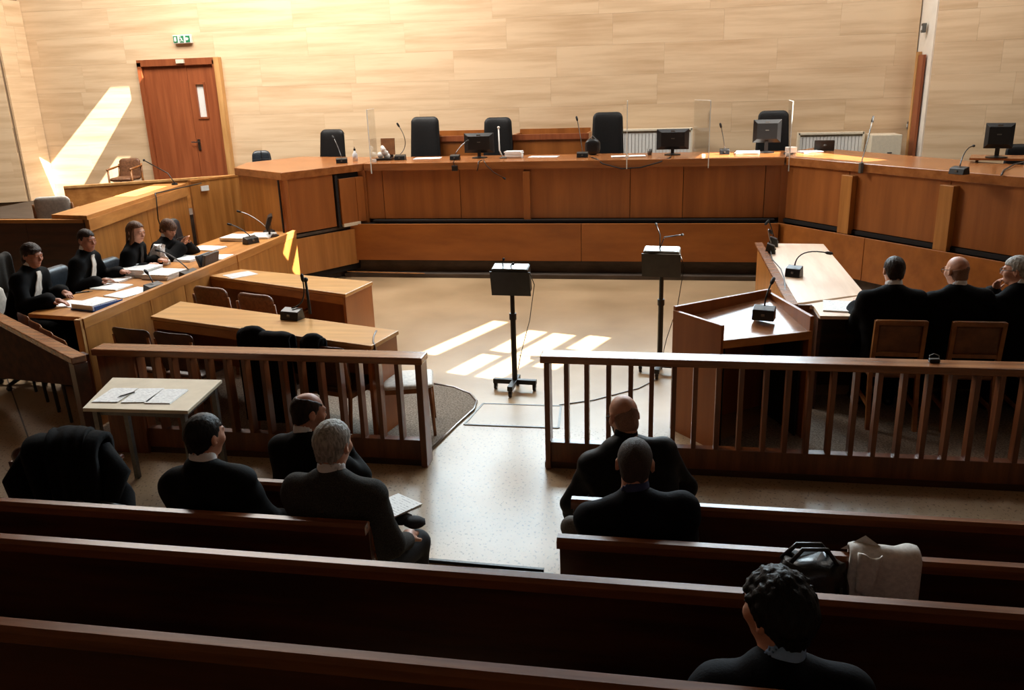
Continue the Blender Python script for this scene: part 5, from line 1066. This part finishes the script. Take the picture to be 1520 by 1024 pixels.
    gth = dict(short=.007, crop=.0035, bald=.0045, curly=.016, long=.012, bob=.013, fringe=.014, grey=.009).get(style, .007)
    if style == 'fullbald': grow(.002)
    else: grow(gth)
    if style not in ('long', 'fringe'): hf.el(H(0, -.036, -.045), np.array((.061, .050, .056))*sc+(.002 if style == 'fullbald' else gth*.6)*sc, axs, .02)
    if style in ('long', 'fringe'):
        if style == 'long': hf.rc(H(0, -.06, .0), H(0, -.09, -.17), .07*sc, .045*sc, .03); hf.rc(H(.066, .01, .03), H(.095, .03, -.24), .026*sc, .034*sc, .02); hf.rc(H(-.055, -.03, .0), H(-.05, -.07, -.16), .03*sc, .03*sc, .02)
        if style == 'fringe': hf.el(H(0, .056, .058), np.array((.066, .042, .032))*sc, axs, .02); hf.el(H(0, -.04, -.01), np.array((.08, .07, .07))*sc, axs, .02); hf.rc(H(0, -.09, .0), H(.0, -.10, -.09), .035*sc, .03*sc, .03)
        front = (.078 if style != 'fringe' else .028); 
        keep(np.where(ly > .035, front+.0*lz-lz-.25*np.abs(lx)*(0 if style == 'fringe' else 1), np.where(ly > -.0, -.02-lz if style != 'long' else -.3-lz, -.12-lz if style != 'long' else -.3-lz))*.6)
    elif style != 'fullbald':
        keep(((-.004+.78*ly+np.where(ly > .02, .45*np.maximum(0, np.abs(lx)-.03), 0)+.008*np.sin(75*lx+1)+.005*np.sin(160*lx))-lz)*.72 if style != 'curly' else ((.004+.80*ly)-lz)*.72)
        # keep the face side clear
        keep(np.where((ly > .03) & (lz < .05), (ly-.03), -1.0))
        if style == 'bob': hf.el(H(.018, .066, .072), np.array((.050, .030, .024))*sc, axs, .015); hf.el(H(.05, .045, .055), np.array((.028, .035, .030))*sc, axs, .015); hf.el(H(0, -.05, -.06), np.array((.07, .055, .06))*sc, axs, .02)
        if style == 'bald': hf.el(H(0, .03, .125), np.array((.062, .115, .085))*sc, axs, .01, 's')
        if style == 'curly':
            rr = random.Random(3)
            for i in range(150):
                th = rr.uniform(0, 6.28); ph = rr.uniform(.0, 1.35); dvec = np.array([math.sin(ph)*math.cos(th), math.sin(ph)*math.sin(th), math.cos(ph)])
                q_ = dvec*(np.array((.0735, .096, .088))+.014); q_ = q_+np.array((0, -.012, .028))
                if q_[2] < .78*q_[1]-.0 or q_[1] < -.05: continue
                hf.el(H(*q_), np.array((.013, .013, .011))*sc*rr.uniform(.8, 1.2), axs, .004)
    else: keep(np.maximum((lz-.022-.012*np.sin(30*lx+.8)-.004*np.sin(90*lx)), np.where(ly > .0, (ly), -1.0))); keep((-.088-lz)*.8)
    nz = {'curly': .003, 'grey': .0022, 'bob': .002, 'long': .0016, 'fringe': .002, 'short': .0014}.get(style, .0006)
    hf.a += (np.sin(190*lx+60*ly)*np.sin(170*ly-90*lz)*nz+np.sin(310*lx-120*lz)*nz*.6).astype(np.float32)
    hf.build('hair', hair, root)
    if style not in ('back',):
        e_ = MB(); 
        for sg in (-1, 1):
            br = Field(H(sg*.033, .09, .03)-.035, H(sg*.033, .09, .03)+.035, .0035); br.rc(H(sg*.017, .0945, .031), H(sg*.05, .084, .034), .0034, .0026, 0); br.build('eyebrow', hair if hair not in ('hairshort',) else 'hairdark', root)
            MB().tube([H(sg*.021, .0905, .006), H(sg*.033, .0925, .0035), H(sg*.045, .0865, .006)], [.001, .002, .001], 6).build('eye', 'eye', root, smooth=True, local=False)
        MB().tube([H(-.021, .0885, -.058), H(-.008, .094, -.057), H(.008, .094, -.057), H(.021, .0885, -.058)], [.0015, .0045, .0045, .0015], 6).build('lips', 'lip', root, smooth=True, local=False)
    if beard:
        F = Field(hd-.16, hd+.16, .006); F.el(H(0, .03, -.055), np.array((.06, .069, .07))*sc, axs, 0); sl = F.coords()
        zz = (sl[0]-hd[0])*hz[0]+(sl[1]-hd[1])*hz[1]+(sl[2]-hd[2])*hz[2]; np.maximum(F.a, (zz/sc+.038).astype(np.float32), out=F.a); F.build('beard', 'hairshort', root)
    if glasses:
        g = MB()
        for sg in (-1, 1):
            g.tube([H(sg*.083, -.02, .012), H(sg*.078, .05, .014), H(sg*.06, .102, .013)], .0022, 6)
            g.tube([H(sg*.033+.024*math.cos(t_*.6283), .108, .006+.019*math.sin(t_*.6283)) for t_ in range(11)], .002, 6)
        g.tube([H(-.01, .11, .008), H(.01, .11, .008)], .002, 6); g.build('glasses', 'stand', root, smooth=True, local=False)
    return root

Bd = dict(collar='shirt', robe=True, top='robe', legs='robe')
GL = 'robed lawyers at the left desk'
dk = .86
person('person with thick dark fringe, white bands and black robe, hand on a page', (-6.42, 7.12, 0), 84, (-6.17, 7.17, 1.325), hyaw=14, hpitch=12, seat=.52, skin='skin2', hair='hairdark', style='bob', bands='bands',
       arms={'R': dict(w=(.22, .52, dk+.06), d=(-.25, .9, -.12), n=(0, .1, 1), hint=(.5, -.2, -.8)), 'L': dict(w=(-.16, .40, dk+.06), d=(.5, .8, -.1))}, h=.0085, group=GL, **Bd)
person('person with short dark hair and white neck bands reading in a black robe', (-6.40, 7.98, 0), 80, (-6.17, 8.0, 1.325), hyaw=26, hpitch=8, seat=.52, skin='skin2', hair='hairdark', style='short', bands='bands',
       arms={'R': dict(w=(.2, .36, dk+.03), hint=(.45, -.2, -.8)), 'L': dict(w=(-.18, .42, dk+.05), hint=(-.45, -.2, -.8))}, h=.0085, group=GL, **Bd)
person('person with long brown hair falling over one side in a black robe', (-6.28, 8.68, 0), 78, (-6.02, 8.66, 1.30), hyaw=24, hpitch=12, seat=.50, skin='skinpale', hair='hairbrown', style='long', bands='tweed',
       arms={'R': dict(w=(.18, .34, dk+.03), hint=(.45, -.2, -.8)), 'L': dict(w=(-.12, .36, dk+.05), hint=(-.45, -.2, -.8))}, h=.0085, group=GL, width=.92, **Bd)
person('person with a brown fringe bowed low over clasped hands in a dark robe', (-6.44, 9.42, 0), 86, (-6.12, 9.46, 1.20), hyaw=22, hpitch=30, seat=.48, skin='skin', hair='hairbrown', style='fringe',
       arms={'R': dict(w=(.07, .50, dk+.12), d=(-.4, .3, .8), n=(.6, -.7, .2), hint=(1, .1, -.6)), 'L': dict(w=(-.04, .50, dk+.12), d=(.4, .3, .8), n=(-.6, -.7, .2), hint=(-1, .1, -.6))}, h=.0085, group=GL, width=.9, **Bd)
tw = MB()
GR = 'lawyers on wooden chairs at right'
KR = {'L': ((-.13, .38, .5), (-.13, .36, .09)), 'R': ((.13, .38, .5), (.13, .36, .09))}
person('dark-haired man in a black robe seen from behind on a wooden chair', (1.85, 6.96, .0), 0, (1.838, 7.02, 1.268), hyaw=-4, hpitch=8, seat=.40, style='short', hair='hairdark', robe=True, top='robe', legs='robe', knees=KR, arms={k: dict(w=(s*.2, .36, .88), hint=(s*.25, -.35, -.9)) for k, s in (('L', -1), ('R', 1))}, width=1.12, group=GR)
person('bald man with glasses in a black robe seen from behind on a wooden chair', (2.37, 6.96, .0), -4, (2.31, 7.02, 1.272), hyaw=-18, hpitch=10, seat=.40, style='fullbald', hair='stubble', robe=True, top='robe', legs='robe', glasses=True, knees=KR, arms={k: dict(w=(s*.2, .36, .88), hint=(s*.25, -.35, -.9)) for k, s in (('L', -1), ('R', 1))}, width=1.15, group=GR)
person('grey-haired man with glasses resting chin on hand at the right edge', (2.93, 6.96, .0), -8, (2.765, 7.06, 1.268), hyaw=-50, hpitch=6, seat=.40, style='grey', hair='hairgrey', robe=True, top='robe', legs='robe', glasses=True, knees=KR, arms={'L': dict(w=(-.24, .235, 1.06), d=(.05, -.15, .95), n=(-.4, .8, .1), hint=(-.2, .6, -.8), curl=1.0), 'R': dict(w=(.2, .36, .88), hint=(1, -.3, -.5))}, width=1.12, group=GR)
K0 = {'L': ((-.13, .38, .46), (-.13, .34, .09)), 'R': ((.13, .38, .46), (.13, .34, .09))}
person('man with short black hair in a black suit, elbow on the pew back', (-2.00, 3.14, .15), 3, (-2.055, 3.21, 1.297), hyaw=14, hpitch=6, seat=.42, style='short', hair='hairblack', knees=K0, arms={'L': dict(w=(-.02, .30, .62), hint=(-1, -.9, -.1)), 'R': dict(w=(.17, .34, .60), hint=(.25, -.35, -.9))}, sc=.94, width=1.06, wr=.03)
person('balding man in a black jacket with hand at his chin, before the shorter balustrade', (-1.86, 3.76, .0), 14, (-1.835, 3.84, 1.17), hyaw=26, hpitch=12, seat=.42, style='bald', hair='hairdark', skin='skin2', sc=.92, glasses=False, arms={'R': dict(w=(.10, .215, .97), d=(-.05, -.2, .95), n=(.3, .9, .1), hint=(.25, .6, -.8), curl=.9), 'L': dict(w=(-.1, .32, .62), hint=(-.25, -.35, -.9))})
person('grey-haired man in a charcoal tweed jacket holding papers at the aisle end of a pew', (-1.40, 3.13, .15), 6, (-1.412, 3.165, 1.308), hyaw=3, hpitch=8, seat=.40, style='grey', hair='hairgrey', top='tweed', sc=.95, width=1.10, knees={'L': ((-.08, .40, .46), (-.1, .36, .09)), 'R': ((.17, .44, .46), (.16, .40, .09))}, arms={'R': dict(w=(.20, .26, .58), d=(-.2, .9, -.1), n=(.2, 0, 1), hint=(.3, -.35, -.9)), 'L': dict(w=(-.05, .34, .60), hint=(-.25, -.35, -.9))}, wr=.025)
person('bald man with glasses and a black jacket leaning forward on the frontmost pew', (-.05, 3.76, .0), -6, (-.182, 4.02, 1.145), hyaw=-22, hpitch=26, seat=.43, style='fullbald', hair='stubble', top='blackjkt', collar='blackjkt', sc=.95, width=1.12, glasses=True, beard=True, knees={'L': ((-.36, .27, .60), (-.32, .30, .09)), 'R': ((.16, .42, .48), (.14, .38, .09))}, arms={'L': dict(w=(-.16, .34, .66), d=(.4, .8, -.3), hint=(-1, -.3, -.3)), 'R': dict(w=(.05, .40, .66), d=(-.5, .8, -.2), hint=(1, -.3, -.3))}, wr=.03)
person('man with cropped dark hair and a dark blue shirt collar under a navy jacket', (-.02, 3.14, .15), -2, (-.095, 3.20, 1.272), hyaw=2, hpitch=10, seat=.40, style='crop', hair='hairshort', top='navy', collar='navyshirt', legs='greytrs', sc=.95, width=1.14, knees={'L': ((-.14, .40, .46), (-.14, .34, .09)), 'R': ((.16, .34, .62), (-.36, .29, .66))}, arms={k: dict(w=(s*.10, .34, .58), hint=(s*.25, -.35, -.9)) for k, s in (('L', -1), ('R', 1))}, wr=.03)
person('curly dark-haired man in a dark jumper and pale blue collar, nearest the camera', (.33, 1.80, .55), -4, (.305, 1.87, 1.515), hyaw=-34, hpitch=2, seat=.40, style='curly', hair='hairblack', top='navy', collar='blueshirt', ch=.66, width=1.02, sc=.90, h=.0075, knees={'L': ((-.12, .34, .46), (-.12, .3, .09)), 'R': ((.12, .34, .46), (.12, .3, .09))}, wr=.025, arms={k: dict(w=(s*.06, .22, .50), hint=(s*.25, -.35, -.9)) for k, s in (('L', -1), ('R', 1))})
# papers held by the grey-haired man
t = thing('held_papers', 'white stapled papers held on the knee by the grey-haired man', 'papers', (-1.31, 3.60, .72), -.45)
for i in range(4): MB().box((-1.31+.003*i, 3.60, .775+.004*i), (.16, .23, .003), -.45+.02*i, ry=.12, rx=-.16).build('sheet', 'page' if i == 3 else 'paper', t)
t = thing('gloves', 'dark gloves lying beyond the papers on the knee of the grey-haired man', 'gloves', (-1.26, 3.54, .7)); MB().ball((-1.27, 3.56, .735), (.07, .05, .03), 10).build('glove', 'darktrs', t, smooth=True); MB().ball((-1.19, 3.54, .73), (.06, .05, .028), 10).build('glove', 'darktrs', t, smooth=True)
t = thing('folded_coat', 'dim grey folded coat over the end of a bench at the left edge', 'coat', (-6.9, 7.0, .4)); cloth('coat_body', t, 'tweed', arch(0, 1.15, .8, .5, .06), lambda u: (-.15, .15), .02, .03, 31, ((-7.15, 7.75), (.2, 1), (1, -.2)))
# the objects' meshes share nothing with the frame; end of scene
